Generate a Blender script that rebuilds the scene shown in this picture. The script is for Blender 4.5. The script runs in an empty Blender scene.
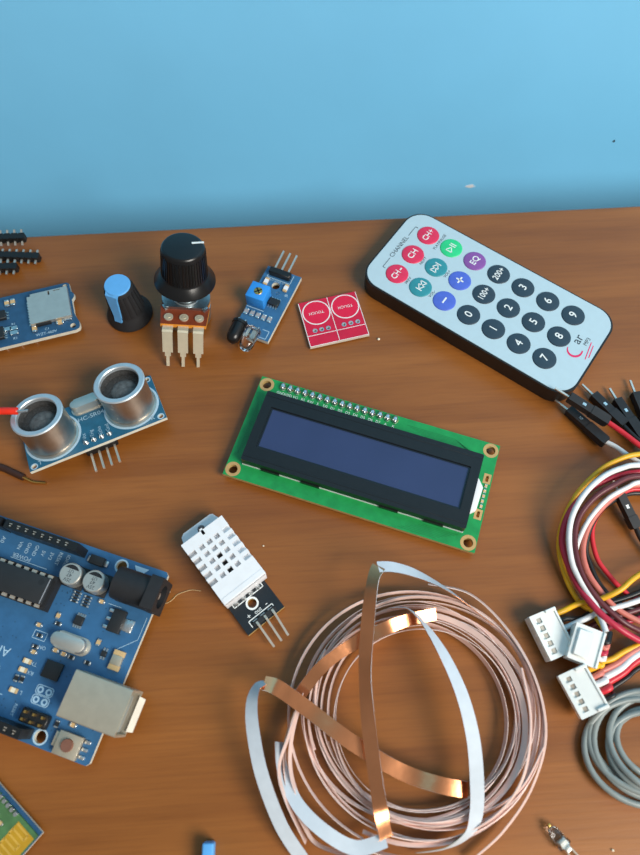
import bpy, bmesh, math, random
from mathutils import Vector, Matrix

# All shapes are written in millimetres and linked at real size (metres).
S = 0.001
PI = math.pi
SC = bpy.context.scene
COL = SC.collection

# ------------------------------------------------------------------ camera geometry
F, PITCH, ROLL, CAMH = 680.8, 1.1609, -0.0029, 203.08
_cp, _sp, _cr, _sr = math.cos(PITCH), math.sin(PITCH), math.cos(ROLL), math.sin(ROLL)
FWD = Vector((0, _cp, -_sp)); UP0 = Vector((0, _sp, _cp)); RT0 = Vector((1, 0, 0))
RT = _cr * RT0 + _sr * UP0; UP = -_sr * RT0 + _cr * UP0


def at(px, py, z=0.0):
    """Point (mm) at height z over the table seen at a pixel of the photograph."""
    d = FWD + RT * ((px - 320) / F) - UP * ((py - 427.5) / F)
    t = (z - CAMH) / d.z
    return Vector((0, 0, CAMH)) + d * t


def path(*pts):
    return [at(*p) for p in pts]


# ------------------------------------------------------------------ materials
def lin(c):
    c = c / 255.0
    return c / 12.92 if c <= 0.04045 else ((c + 0.055) / 1.055) ** 2.4


MATS = {}


def mat(name, rgb, rough=0.5, metal=0.0, var=0.08, scale=400.0, bump=0.0, bscale=2500.0, spec=0.5, coat=0.0, trans=0.0, ior=1.45, stretch=(1, 1, 1)):
    m = bpy.data.materials.new(name); m.use_nodes = True
    nt = m.node_tree; N = nt.nodes; b = N['Principled BSDF']
    tc = N.new('ShaderNodeTexCoord'); mp = N.new('ShaderNodeMapping')
    mp.inputs['Scale'].default_value = stretch
    nt.links.new(tc.outputs['Object'], mp.inputs['Vector'])
    nz = N.new('ShaderNodeTexNoise'); nz.inputs['Scale'].default_value = scale; nz.inputs['Detail'].default_value = 4
    nt.links.new(mp.outputs['Vector'], nz.inputs['Vector'])
    cr = N.new('ShaderNodeValToRGB')
    c = [lin(v) for v in rgb]
    lo = [max(0, v * (1 - var)) for v in c]; hi = [min(1, v * (1 + var)) for v in c]
    cr.color_ramp.elements[0].position = 0.3; cr.color_ramp.elements[1].position = 0.7
    cr.color_ramp.elements[0].color = (*lo, 1); cr.color_ramp.elements[1].color = (*hi, 1)
    nt.links.new(nz.outputs['Fac'], cr.inputs['Fac'])
    nt.links.new(cr.outputs['Color'], b.inputs['Base Color'])
    b.inputs['Roughness'].default_value = rough; b.inputs['Metallic'].default_value = metal
    b.inputs['Specular IOR Level'].default_value = spec
    b.inputs['Coat Weight'].default_value = coat; b.inputs['Coat Roughness'].default_value = 0.15
    b.inputs['Transmission Weight'].default_value = trans; b.inputs['IOR'].default_value = ior
    if bump:
        n2 = N.new('ShaderNodeTexNoise'); n2.inputs['Scale'].default_value = bscale; n2.inputs['Detail'].default_value = 3
        nt.links.new(mp.outputs['Vector'], n2.inputs['Vector'])
        bp = N.new('ShaderNodeBump'); bp.inputs['Strength'].default_value = bump; bp.inputs['Distance'].default_value = 0.0003
        nt.links.new(n2.outputs['Fac'], bp.inputs['Height']); nt.links.new(bp.outputs['Normal'], b.inputs['Normal'])
    MATS[name] = m
    return m


def wood_material():
    m = bpy.data.materials.new('varnished_wood'); m.use_nodes = True
    nt = m.node_tree; N = nt.nodes; b = N['Principled BSDF']; K = nt.links.new
    tc = N.new('ShaderNodeTexCoord')
    mp = N.new('ShaderNodeMapping'); mp.inputs['Scale'].default_value = (6, 60, 60); mp.inputs['Rotation'].default_value = (0, 0, -0.03)
    K(tc.outputs['Object'], mp.inputs['Vector'])
    big = N.new('ShaderNodeTexNoise'); big.inputs['Scale'].default_value = 1.1; big.inputs['Detail'].default_value = 5; big.inputs['Distortion'].default_value = 0.6
    K(mp.outputs['Vector'], big.inputs['Vector'])
    mp2 = N.new('ShaderNodeMapping'); mp2.inputs['Scale'].default_value = (18, 420, 420)
    K(tc.outputs['Object'], mp2.inputs['Vector'])
    fine = N.new('ShaderNodeTexNoise'); fine.inputs['Scale'].default_value = 2.2; fine.inputs['Detail'].default_value = 6; fine.inputs['Roughness'].default_value = 0.65
    K(mp2.outputs['Vector'], fine.inputs['Vector'])
    r1 = N.new('ShaderNodeValToRGB')
    e = r1.color_ramp.elements
    e[0].position = 0.3; e[0].color = (lin(124), lin(70), lin(23), 1)
    e[1].position = 0.72; e[1].color = (lin(154), lin(94), lin(39), 1)
    K(big.outputs['Fac'], r1.inputs['Fac'])
    r2 = N.new('ShaderNodeValToRGB'); e = r2.color_ramp.elements
    e[0].position = 0.34; e[0].color = (0.62, 0.56, 0.52, 1)
    e[1].position = 0.56; e[1].color = (1, 1, 1, 1)
    K(fine.outputs['Fac'], r2.inputs['Fac'])
    mx = N.new('ShaderNodeMix'); mx.data_type = 'RGBA'; mx.blend_type = 'MULTIPLY'; mx.inputs['Factor'].default_value = 0.34
    K(r1.outputs['Color'], mx.inputs['A']); K(r2.outputs['Color'], mx.inputs['B'])
    K(mx.outputs['Result'], b.inputs['Base Color'])
    b.inputs['Roughness'].default_value = 0.42; b.inputs['Specular IOR Level'].default_value = 0.35
    b.inputs['Coat Weight'].default_value = 0.22; b.inputs['Coat Roughness'].default_value = 0.3
    bp = N.new('ShaderNodeBump'); bp.inputs['Strength'].default_value = 0.25; bp.inputs['Distance'].default_value = 0.0002
    K(fine.outputs['Fac'], bp.inputs['Height']); K(bp.outputs['Normal'], b.inputs['Normal'])
    return m


WOOD = wood_material()
WALL = mat('blue_wall_paint', (122, 202, 248), 0.42, var=0.05, scale=9, bump=0.35, bscale=70)
PCB_B = mat('blue_solder_mask', (50, 98, 140), 0.36, var=0.1, scale=350)
PCB_BD = mat('dark_blue_solder_mask', (40, 78, 112), 0.36, var=0.16, scale=350)
PCB_T = mat('teal_blue_solder_mask', (38, 96, 126), 0.36, var=0.12, scale=350)
PCB_G = mat('green_solder_mask', (26, 138, 70), 0.35, var=0.14, scale=350)
PCB_GD = mat('green_trace', (20, 112, 56), 0.35)
PCB_R = mat('red_solder_mask', (190, 20, 56), 0.35, var=0.08)
PCB_RB = mat('bright_red_touch_area', (208, 22, 62), 0.3, var=0.05)
PCB_K = mat('black_solder_mask', (26, 32, 38), 0.38, var=0.15)
PCB_O = mat('green_module_mask', (74, 112, 70), 0.4, var=0.2)
EDGE = mat('fibreglass_edge', (200, 198, 184), 0.6)
EDGE_T = mat('tan_fibreglass_edge', (176, 150, 96), 0.6)
SILK = mat('white_print', (222, 228, 228), 0.6, var=0.05)
SILK_D = mat('pale_print', (165, 195, 215), 0.6, var=0.05)
BLACK = mat('black_plastic', (22, 24, 26), 0.42, var=0.15, bump=0.15)
BLACKG = mat('glossy_black_plastic', (18, 19, 21), 0.28, var=0.1)
BLACKM = mat('matt_black_plastic', (30, 31, 34), 0.6, var=0.15, bump=0.1)
GREYD = mat('dark_grey_ink', (44, 54, 64), 0.55)
CHIP = mat('chip_epoxy', (32, 35, 38), 0.5, var=0.1)
STEEL = mat('brushed_steel', (204, 202, 194), 0.4, 0.8, var=0.05, bump=0.05)
STEELD = mat('dull_nickel', (188, 180, 162), 0.45, 0.65, var=0.05)
TIN = mat('tin_solder', (214, 216, 216), 0.3, 1.0, var=0.1, bump=0.3)
TAG = mat('bright_tinned_tag', (214, 204, 180), 0.45, 0.55, var=0.05)
PIN = mat('pin_metal', (212, 198, 182), 0.38, 0.75, var=0.05)
GOLD = mat('gold_plating', (212, 170, 96), 0.35, 1.0, var=0.06)
GOLDP = mat('gold_pad_print', (196, 158, 104), 0.5, 0.3)
ANT = mat('antenna_gold', (196, 150, 40), 0.45, 0.3, var=0.1)
ALU = mat('aluminium_can', (196, 190, 180), 0.38, 1.0, var=0.14, scale=180, bump=0.06)
ALUR = mat('pale_aluminium_rim', (206, 213, 218), 0.4, 0.7, var=0.04)
MESH = mat('dark_grille_cloth', (58, 58, 58), 0.75, var=0.5, scale=1800, bump=0.6)
CONE = mat('grey_cone', (96, 98, 98), 0.7, var=0.4, scale=900)
WHITE = mat('white_plastic', (224, 226, 230), 0.45, var=0.03)
WHITEG = mat('glossy_white_plastic', (228, 230, 226), 0.32, var=0.03)
CREAM = mat('natural_nylon', (222, 220, 208), 0.4, var=0.05)
GREYP = mat('mid_grey_plastic', (150, 152, 158), 0.6, var=0.05)  # even mid grey for the chip stripe and small resistor bodies
HOLE_SHADE = mat('painted_hole_shade', (30, 28, 28), 0.8)  # near-black that paints the shade inside holes and slots
SCREEN = mat('blue_lcd_glass', (46, 56, 92), 0.25, var=0.06, scale=60)
BEZEL = mat('black_bezel_paint', (20, 21, 23), 0.36, var=0.12)
BORDER = mat('inky_screen_border', (22, 24, 30), 0.22)
FACE = mat('pale_remote_face', (172, 196, 207), 0.45, var=0.02)
BLUEP = mat('sky_blue_plastic', (92, 164, 224), 0.42, var=0.04)
TRIM = mat('trimmer_blue', (46, 138, 220), 0.4, var=0.05)
CLEAR = mat('clear_epoxy', (245, 248, 250), 0.05, trans=1.0, var=0.0, ior=1.45)
COPPER = mat('copper_foil', (224, 154, 110), 0.2, 1.0, var=0.1, scale=120, bump=0.22, bscale=160)
COPPEL = mat('pale_copper_foil', (234, 204, 194), 0.45, 0.3, var=0.08, scale=120, bump=0.1, bscale=300)
BACK = mat('white_backing_paper', (188, 196, 204), 0.5, var=0.04)
BACKP = mat('pinkish_backing_paper', (232, 208, 200), 0.45, var=0.06)
PHEN = mat('brown_phenolic', (116, 50, 24), 0.45, var=0.15)
PHENE = mat('orange_phenolic_edge', (214, 140, 50), 0.5)
ZINC = mat('zinc_plate', (180, 190, 194), 0.35, 1.0, var=0.08)
W_RED = mat('red_insulation', (198, 40, 52), 0.38)
W_REDB = mat('bright_red_insulation', (226, 48, 30), 0.4)
W_CRIM = mat('crimson_insulation', (180, 40, 64), 0.38)
W_MAR = mat('maroon_insulation', (92, 40, 46), 0.4)
W_PINK = mat('salmon_insulation', (198, 112, 100), 0.4)
W_WHITE = mat('white_insulation', (220, 220, 220), 0.38)
W_YEL = mat('yellow_insulation', (226, 166, 26), 0.38)
W_BLK = mat('black_insulation', (26, 24, 24), 0.4)
W_BRN = mat('dark_brown_insulation', (58, 34, 24), 0.45)
W_GREY = mat('grey_insulation', (128, 136, 134), 0.36, var=0.05)
TAN = mat('tan_ceramic', (200, 168, 120), 0.5)
BTN_RED = mat('red_button', (206, 44, 82), 0.42); BTN_TEAL = mat('teal_button', (46, 134, 146), 0.42)
BTN_GRN = mat('green_button', (44, 196, 128), 0.42); BTN_BLU = mat('blue_button', (74, 100, 196), 0.42)
BTN_PUR = mat('purple_button', (128, 78, 152), 0.42); BTN_DRK = mat('slate_button', (40, 58, 72), 0.42)
PINKL = mat('pink_print', (214, 40, 96), 0.5)
BROWNB = mat('brown_button', (120, 82, 68), 0.5)
DUST = mat('pale_crumb', (230, 220, 196), 0.7)


# ------------------------------------------------------------------ mesh builder
def rr(x0, y0, x1, y1, r, seg=6):
    out = []
    for cx, cy, a0 in ((x1 - r, y1 - r, 0), (x0 + r, y1 - r, 90), (x0 + r, y0 + r, 180), (x1 - r, y0 + r, 270)):
        for k in range(seg + 1):
            a = math.radians(a0 + 90 * k / seg); out.append((cx + r * math.cos(a), cy + r * math.sin(a)))
    return out


def rect(x0, y0, x1, y1):
    return [(x0, y0), (x1, y0), (x1, y1), (x0, y1)]


def circ(cx, cy, r, n=32):
    return [(cx + r * math.cos(2 * PI * k / n), cy + r * math.sin(2 * PI * k / n)) for k in range(n)]


def smooth(pts, n=6, closed=False):
    pts = [Vector(p) for p in pts]
    out = []; L = len(pts)
    for i in range(L if closed else L - 1):
        g = (lambda k: pts[k % L]) if closed else (lambda k: pts[min(max(k, 0), L - 1)])
        p0, p1, p2, p3 = g(i - 1), g(i), g(i + 1), g(i + 2)
        for k in range(n):
            t = k / n
            out.append(0.5 * ((2 * p1) + (p2 - p0) * t + (2 * p0 - 5 * p1 + 4 * p2 - p3) * t * t + (3 * p1 - p0 - 3 * p2 + p3) * t ** 3))
    if not closed:
        out.append(pts[-1])
    return out


TEXT_CACHE = {}


def text_mesh(s):
    if s not in TEXT_CACHE:
        cu = bpy.data.curves.new('lettering', 'FONT'); cu.body = s; cu.size = 1.0; cu.align_x = 'CENTER'; cu.align_y = 'CENTER'
        cu.resolution_u = 3
        o = bpy.data.objects.new('lettering', cu); COL.objects.link(o)
        dg = bpy.context.evaluated_depsgraph_get(); dg.update()
        me = bpy.data.meshes.new_from_object(o.evaluated_get(dg))
        TEXT_CACHE[s] = ([v.co.copy() for v in me.vertices], [tuple(p.vertices) for p in me.polygons])
        bpy.data.objects.remove(o); bpy.data.curves.remove(cu); bpy.data.meshes.remove(me)
    return TEXT_CACHE[s]


class MB:
    def __init__(self):
        self.bm = bmesh.new(); self.M = Matrix.Identity(4); self.mi = 0

    def add(self, vs, fs, mi=None):
        bv = [self.bm.verts.new(self.M @ Vector(v)) for v in vs]
        for i, f in enumerate(fs):
            if len(set(f)) < 3:
                continue
            try:
                nf = self.bm.faces.new([bv[k] for k in f])
                nf.material_index = (mi[i] if isinstance(mi, list) else mi) if mi is not None else self.mi
            except ValueError:
                pass
        return self

    def merge(self, b2, mi=None):
        b2.verts.index_update()
        self.add([v.co.copy() for v in b2.verts], [[v.index for v in f.verts] for f in b2.faces],
                 [f.material_index for f in b2.faces] if mi is None else mi)
        b2.free(); return self

    def box(self, cx, cy, z0, sx, sy, sz, rot=0, bev=0, seg=2):
        b = bmesh.new(); bmesh.ops.create_cube(b, size=1)
        bmesh.ops.scale(b, vec=(sx, sy, sz), verts=b.verts)
        if bev:
            bmesh.ops.bevel(b, geom=list(b.edges), offset=bev, segments=seg, affect='EDGES', profile=0.5)
        bmesh.ops.transform(b, matrix=Matrix.Translation((cx, cy, z0 + sz / 2)) @ Matrix.Rotation(rot, 4, 'Z'), verts=b.verts)
        return self.merge(b, self.mi)

    def prism(self, pts, z0, z1, side=None, bev=0):
        n = len(pts); b = bmesh.new()
        lo = [b.verts.new((x, y, z0)) for x, y in pts]; hi = [b.verts.new((x, y, z1)) for x, y in pts]
        fb = b.faces.new(lo[::-1]); ft = b.faces.new(hi)
        for f in (fb, ft): f.material_index = self.mi
        for k in range(n):
            f = b.faces.new((lo[k], lo[(k + 1) % n], hi[(k + 1) % n], hi[k])); f.material_index = self.mi if side is None else side
        if bev:
            bmesh.ops.bevel(b, geom=list(ft.edges), offset=bev, segments=2, affect='EDGES', profile=0.5)
        bmesh.ops.recalc_face_normals(b, faces=b.faces)
        return self.merge(b)

    def plate(self, outer, holes, z0, z1, side=None):
        """Sheet with real holes."""
        b = bmesh.new(); loops = []
        for pts in [outer] + holes:
            vs = [b.verts.new((x, y, z1)) for x, y in pts]
            for k in range(len(vs)): b.edges.new((vs[k], vs[(k + 1) % len(vs)]))
            loops.append(vs)
        bmesh.ops.triangle_fill(b, edges=list(b.edges), use_beauty=True, use_dissolve=False)
        top = list(b.faces)
        for f in top:
            f.material_index = self.mi
            if f.normal.z < 0: f.normal_flip()
        low = {}
        for vs in loops:
            for v in vs: low[v] = b.verts.new((v.co.x, v.co.y, z0))
        for f in top:
            g = b.faces.new([low[v] for v in f.verts][::-1]); g.material_index = self.mi
        for vs in loops:
            for k in range(len(vs)):
                a, c = vs[k], vs[(k + 1) % len(vs)]
                g = b.faces.new((a, c, low[c], low[a])); g.material_index = self.mi if side is None else side
        bmesh.ops.recalc_face_normals(b, faces=b.faces)
        return self.merge(b)

    def cyl(self, cx, cy, z0, r, hgt, n=32, r2=None):
        r2 = r if r2 is None else r2
        return self.lathe([(0, z0), (r, z0), (r2, z0 + hgt), (0, z0 + hgt)], cx, cy, n)

    def lathe(self, prof, cx=0, cy=0, n=40):
        vs, fs, rows = [], [], []
        for r, z in prof:
            if r < 1e-6:
                rows.append([len(vs)]); vs.append((cx, cy, z))
            else:
                rows.append(list(range(len(vs), len(vs) + n)))
                vs += [(cx + r * math.cos(2 * PI * k / n), cy + r * math.sin(2 * PI * k / n), z) for k in range(n)]
        for a, c in zip(rows, rows[1:]):
            for k in range(n):
                k2 = (k + 1) % n
                if len(a) == 1 and len(c) == 1: continue
                if len(a) == 1: fs.append((a[0], c[k2], c[k]))
                elif len(c) == 1: fs.append((a[k], a[k2], c[0]))
                else: fs.append((a[k], a[k2], c[k2], c[k]))
        b = bmesh.new(); bv = [b.verts.new(v) for v in vs]
        for f in fs: b.faces.new([bv[k] for k in f])
        bmesh.ops.recalc_face_normals(b, faces=b.faces)
        return self.merge(b, self.mi)

    def tube(self, pts, r, n=10, r_end=None):
        pts = [Vector(p) for p in pts]; vs, fs = [], []
        ref = None
        for i, p in enumerate(pts):
            t = (pts[min(i + 1, len(pts) - 1)] - pts[max(i - 1, 0)]).normalized()
            if ref is None:
                ref = t.orthogonal().normalized()
            ref = (ref - t * ref.dot(t)).normalized(); bi = t.cross(ref)
            rad = r if r_end is None else r + (r_end - r) * i / (len(pts) - 1)
            for k in range(n):
                a = 2 * PI * k / n; vs.append(p + (ref * math.cos(a) + bi * math.sin(a)) * rad)
        for i in range(len(pts) - 1):
            for k in range(n):
                fs.append((i * n + k, i * n + (k + 1) % n, (i + 1) * n + (k + 1) % n, (i + 1) * n + k))
        fs.append(tuple(range(n))[::-1]); fs.append(tuple(range((len(pts) - 1) * n, len(pts) * n)))
        return self.add(vs, fs)

    def bar(self, p, q, w, t=None, up=(0, 0, 1)):
        """Rectangular bar from p to q."""
        p, q = Vector(p), Vector(q); d = (q - p).normalized(); t = w if t is None else t
        s = d.cross(Vector(up)).normalized(); u = s.cross(d)
        vs = [e + s * (a * w / 2) + u * (c * t / 2) for e in (p, q) for a, c in ((-1, -1), (1, -1), (1, 1), (-1, 1))]
        return self.add(vs, [(3, 2, 1, 0), (4, 5, 6, 7), (0, 1, 5, 4), (1, 2, 6, 5), (2, 3, 7, 6), (3, 0, 4, 7)])

    def ribbon(self, pts, sides, w, th, mats=(0, 1, 1)):
        """Flat strip; its front faces side x direction."""
        vs, fs, mi = [], [], []
        for i, p in enumerate(pts):
            t = (pts[min(i + 1, len(pts) - 1)] - pts[max(i - 1, 0)]).normalized()
            s = sides[i]; s = (s - t * s.dot(t)).normalized(); nrm = s.cross(t)
            if nrm.length < 1e-6: nrm = Vector((0, 0, 1))
            for a, c in ((-1, 1), (1, 1), (1, -1), (-1, -1)):
                vs.append(p + s * (a * w / 2) + nrm * (c * th / 2))
        for i in range(len(pts) - 1):
            o, q = i * 4, i * 4 + 4
            for k, m_ in ((0, mats[0]), (1, mats[2]), (2, mats[1]), (3, mats[2])):
                k2 = (k + 1) % 4
                fs.append((o + k, o + k2, q + k2, q + k)); mi.append(m_)
        b = bmesh.new(); bv = [b.verts.new(v) for v in vs]
        for f, m_ in zip(fs, mi):
            nf = b.faces.new([bv[k] for k in f]); nf.material_index = m_
        bmesh.ops.recalc_face_normals(b, faces=b.faces)
        return self.merge(b)

    def text(self, s, size, x, y, z, rot=0, sx=1.0):
        vs, fs = text_mesh(s)
        R = Matrix.Rotation(rot, 3, 'Z')
        return self.add([Vector((x, y, z)) + R @ Vector((v.x * size * sx, v.y * size, 0)) for v in vs], fs)

    def line(self, x0, y0, x1, y1, w, z, t=0.02):
        d = Vector((x1 - x0, y1 - y0)); L = d.length
        return self.box((x0 + x1) / 2, (y0 + y1) / 2, z - t, L, w, t, math.atan2(d.y, d.x))

    def ring(self, cx, cy, r0, r1, z0, z1, n=32):
        return self.lathe([(r0, z0), (r1, z0), (r1, z1), (r0, z1), (r0, z0)], cx, cy, n)


def obj(name, mb, mats, parent=None, label=None, angle=38):
    me = bpy.data.meshes.new(name)
    bmesh.ops.scale(mb.bm, vec=(S, S, S), verts=mb.bm.verts)
    mb.bm.to_mesh(me); mb.bm.free()
    for m in (mats if isinstance(mats, (list, tuple)) else [mats]): me.materials.append(m)
    if len(me.polygons):
        me.polygons.foreach_set('use_smooth', [True] * len(me.polygons))
        me.set_sharp_from_angle(angle=math.radians(angle))
    o = bpy.data.objects.new(name, me); COL.objects.link(o)
    if parent is not None: o.parent = parent
    if label: o['label'] = label
    return o


def tag(o, label, cat, group=None):
    o['label'] = label; o['category'] = cat
    if group: o['group'] = group
    return o


def thing(name, label, cat, loc=(0, 0, 0), rot=(0, 0, 0), group=None):
    o = bpy.data.objects.new(name, None); COL.objects.link(o)
    o.empty_display_size = 0.005
    o.location = Vector(loc) * S; o.rotation_euler = rot
    return tag(o, label, cat, group)


def inst(o, parent, dx=0, dy=0, dz=0, rz=None):
    """A copy of a part with its own sub-parts, moved by some mm."""
    c = o.copy(); COL.objects.link(c); c.parent = parent
    c.location = o.location + Vector((dx, dy, dz)) * S
    if rz is not None: c.rotation_euler = (0, 0, rz)
    for ch in list(o.children):
        g = ch.copy(); COL.objects.link(g); g.parent = c
    return c


def part_at(o, x, y, z, rz=0):
    o.location = Vector((x, y, z)) * S; o.rotation_euler = (0, 0, rz); return o


# ------------------------------------------------------------------ the setting: table and wall
EDGE_A = 0.0591                       # the table's back edge runs at this angle
e0 = Vector((-81.58, 167.75, 0)); ed = Vector((math.cos(EDGE_A), math.sin(EDGE_A), 0)); en = Vector((-ed.y, ed.x, 0))
tb = thing('wooden_table', 'brown varnished wooden table carrying all the electronic parts', 'table', e0, (0, 0, EDGE_A))
b = MB(); b.box(80, -300, -24, 1300, 600, 24, bev=1.2, seg=3); obj('tabletop', b, WOOD, tb)
b = MB(); b.box(0, 0, -740, 55, 55, 716, bev=2)
lg = part_at(obj('leg', b, WOOD, tb), -520, -50, 0)
inst(lg, tb, 1200); inst(lg, tb, 0, -500); inst(lg, tb, 1200, -500)
b = MB(); b.box(80, -300, -760, 3200, 3200, 20)
fl = obj('floor', b, mat('grey_floor_tile', (150, 146, 140), 0.5, scale=6)); fl['kind'] = 'structure'

GAP = 40
b = MB(); b.M = Matrix.Translation(e0 + en * GAP) @ Matrix.Rotation(EDGE_A, 4, 'Z')
b.box(80, 50, -700, 2400, 100, 1700)
wall = obj('wall_back', b, WALL); wall['kind'] = 'structure'


def on_wall(px, py):
    d = FWD + RT * ((px - 320) / F) - UP * ((py - 427.5) / F)
    o = Vector((0, 0, CAMH)); q = e0 + en * GAP
    return o + d * ((q - o).dot(en) / d.dot(en))


def wall_mark(pts, r, m, name):
    b = MB(); c = on_wall(*pts)
    b.M = Matrix.Translation(c) @ Matrix.Rotation(EDGE_A, 4, 'Z') @ Matrix.Rotation(PI / 2, 4, 'X')
    rnd = random.Random(int(pts[0]))
    b.prism([(r[0] * math.cos(a) * rnd.uniform(.6, 1.1), r[1] * math.sin(a) * rnd.uniform(.6, 1.1)) for a in [2 * PI * k / 14 for k in range(14)]], -0.05, 0.12)
    obj(name, b, m, wall)


wall_mark((470, 186), (2.4, 1.0), WHITE, 'paint_chip')
wall_mark((614, 141), (0.6, 0.7), BLACKM, 'paint_speck')


# ------------------------------------------------------------------ little shared pieces
def smd(b, x, y, z, l=2.0, w=1.2, h=0.5, rot=0, ends=1, body=0):
    """Two-terminal chip component; material slots: body, ends."""
    old = b.M.copy(); b.M = old @ Matrix.Translation((x, y, z)) @ Matrix.Rotation(rot, 4, 'Z')
    b.mi = body; b.box(0, 0, 0, l * .6, w * .96, h * .95)
    b.mi = ends; b.box(-l * .38, 0, 0, l * .26, w, h, bev=.08, seg=1); b.box(l * .38, 0, 0, l * .26, w, h, bev=.08, seg=1)
    b.M = old; b.mi = 0


def sop(b, x, y, z, lx, ly, h, npins, rot=0, pw=.45, pl=.9, legs=1):
    """Small outline chip; slots: epoxy, legs."""
    old = b.M.copy(); b.M = old @ Matrix.Translation((x, y, z)) @ Matrix.Rotation(rot, 4, 'Z')
    b.mi = 0; b.box(0, 0, .1, lx, ly, h, bev=.15, seg=1)
    b.mi = legs
    for k in range(npins):
        px = (k - (npins - 1) / 2) * lx / npins * 1.02
        for s in (-1, 1):
            b.box(px, s * (ly / 2 + pl / 2 - .1), 0, pw, pl, .25); b.box(px, s * (ly / 2 + .12), 0, pw, .25, h * .6)
    b.M = old; b.mi = 0


# ------------------------------------------------------------------ LCD display module
def lcd_module():
    t = thing('lcd_display_module', 'green circuit board with a wide dark blue lcd screen in a black frame', 'display', (-30.318, 71.177, 0), (0, 0, -0.3196))
    hs = [(2.5, 2.5), (77.5, 2.5), (2.5, 33.5), (77.5, 33.5)]
    slots = [rr(78.0, 22.9, 78.9, 25.0, .4, 4), rr(77.9, 10.9, 78.8, 13.0, .4, 4)]
    b = MB(); b.plate(rect(0, 0, 80, 36), [circ(x, y, 1.45, 24) for x, y in hs] + slots, 1.8, 3.4, side=1)
    pcb = obj('circuit_board', b, [PCB_G, EDGE_T], t)
    for x, y in hs:
        b = MB(); b.ring(x, y, 1.45, 2.4, 3.39, 3.44); obj('mounting_ring', b, GOLDP, pcb)
    b = MB()
    for x0, y0, x1, y1 in ((77.3, 22.3, 79.6, 25.6), (77.2, 10.3, 79.5, 13.6)):
        b.plate(rect(x0, y0, x1, y1), [rr(x0 + .7, y0 + .6, x0 + 1.6, y1 - .6, .4, 4)], 3.39, 3.44)
    obj('slot_plating', b, GOLDP, pcb)
    b = MB()
    for k in range(5): smd(b, 78.6, 14.6 + k * 1.7, 3.4, 1.3, .8, .4, PI / 2)
    obj('resistors', b, [TAN, TIN], t)
    b1, b2, b3 = MB(), MB(), MB()
    for k in range(7):
        b1.line(50 + k * 1.3, 33.8 - k * .45, 66 + k, 33.8 - k * .45, .16, 3.43); b1.line(66 + k, 33.8 - k * .45, 70 + k * .8, 31.4 - k * .3, .16, 3.43)
        b2.line(56 + k * 1.2, .8 + k * .5, 68 + k, .8 + k * .5, .16, 3.43)
    for k in range(5): b3.line(2 + k * .35, 8 + k, 2 + k * .35, 27 - k, .14, 3.43)
    for bb in (b1, b2, b3): obj('copper_trace', bb, PCB_GD, pcb)
    b = MB()
    for i, s in enumerate(['GND', 'VDD', 'VO', 'RS', 'RW', 'E', 'D0', 'D1', 'D2', 'D3', 'D4', 'D5', 'D6', 'D7', 'A', 'K']):
        b.text(s, 1.3, 7.9 + 2.54 * i, 31.9, 3.45, sx=.95)
    obj('printed_labels', b, SILK, pcb)
    b = MB(); b.M = Matrix.Scale(1.5, 4, (0, 1, 0)); b.lathe([(0, 1.5), (.5, 1.4), (.85, .9), (.95, 0), (0, 0)], n=14)
    b.cyl(0, 0, -3.2, .3, 4.6, 8)
    j = part_at(obj('solder_joint', b, TIN, t), 7.9, 34.2, 3.4)
    b = MB(); b.cyl(0, 0, 0, 1.05, .05, 16); part_at(obj('pad', b, GOLDP, j), 0, 0, 0)
    for i in range(1, 16): inst(j, t, 2.54 * i)
    # backlight and bezel
    b = MB(); b.box(40, 17.1, 3.4, 70.4, 24.5, .9)
    b.prism([(75.0, 10.4), (77.2, 12.4), (77.6, 20.0), (75.0, 23.4)], 3.4, 5.6, bev=.15)
    obj('backlight', b, WHITE, t, 'white plastic backlight edge showing past the frame')
    b = MB()
    o0 = rr(4.6, 4.9, 75.3, 29.5, .5, 3); i0 = rect(7.7, 10.2, 72.3, 24.4)
    b.plate(o0, [i0], 7.4, 8.0)
    b.plate(o0, [rect(5.1, 5.4, 74.8, 29.0)], 3.9, 7.4)
    for x in (14, 27, 52, 66):
        for y in (4.8, 29.6): b.box(x, y, 3.3, 6.0, .4, 1.6)
    b.box(40, 6.5, 7.98, 70.2, .5, .12, bev=.05, seg=1); b.box(40, 28.0, 7.98, 70.2, .5, .12, bev=.05, seg=1)
    obj('bezel', b, BEZEL, t)
    b = MB(); b.plate(rect(7.2, 9.8, 72.7, 24.9), [rect(8.3, 10.8, 71.8, 23.9)], 7.2, 7.5)
    obj('screen_border', b, BORDER, t)
    b = MB(); b.box(40, 17.35, 6.4, 65.6, 15.0, .95)
    obj('screen', b, SCREEN, t, 'dark blue unlit lcd glass')


lcd_module()


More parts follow.
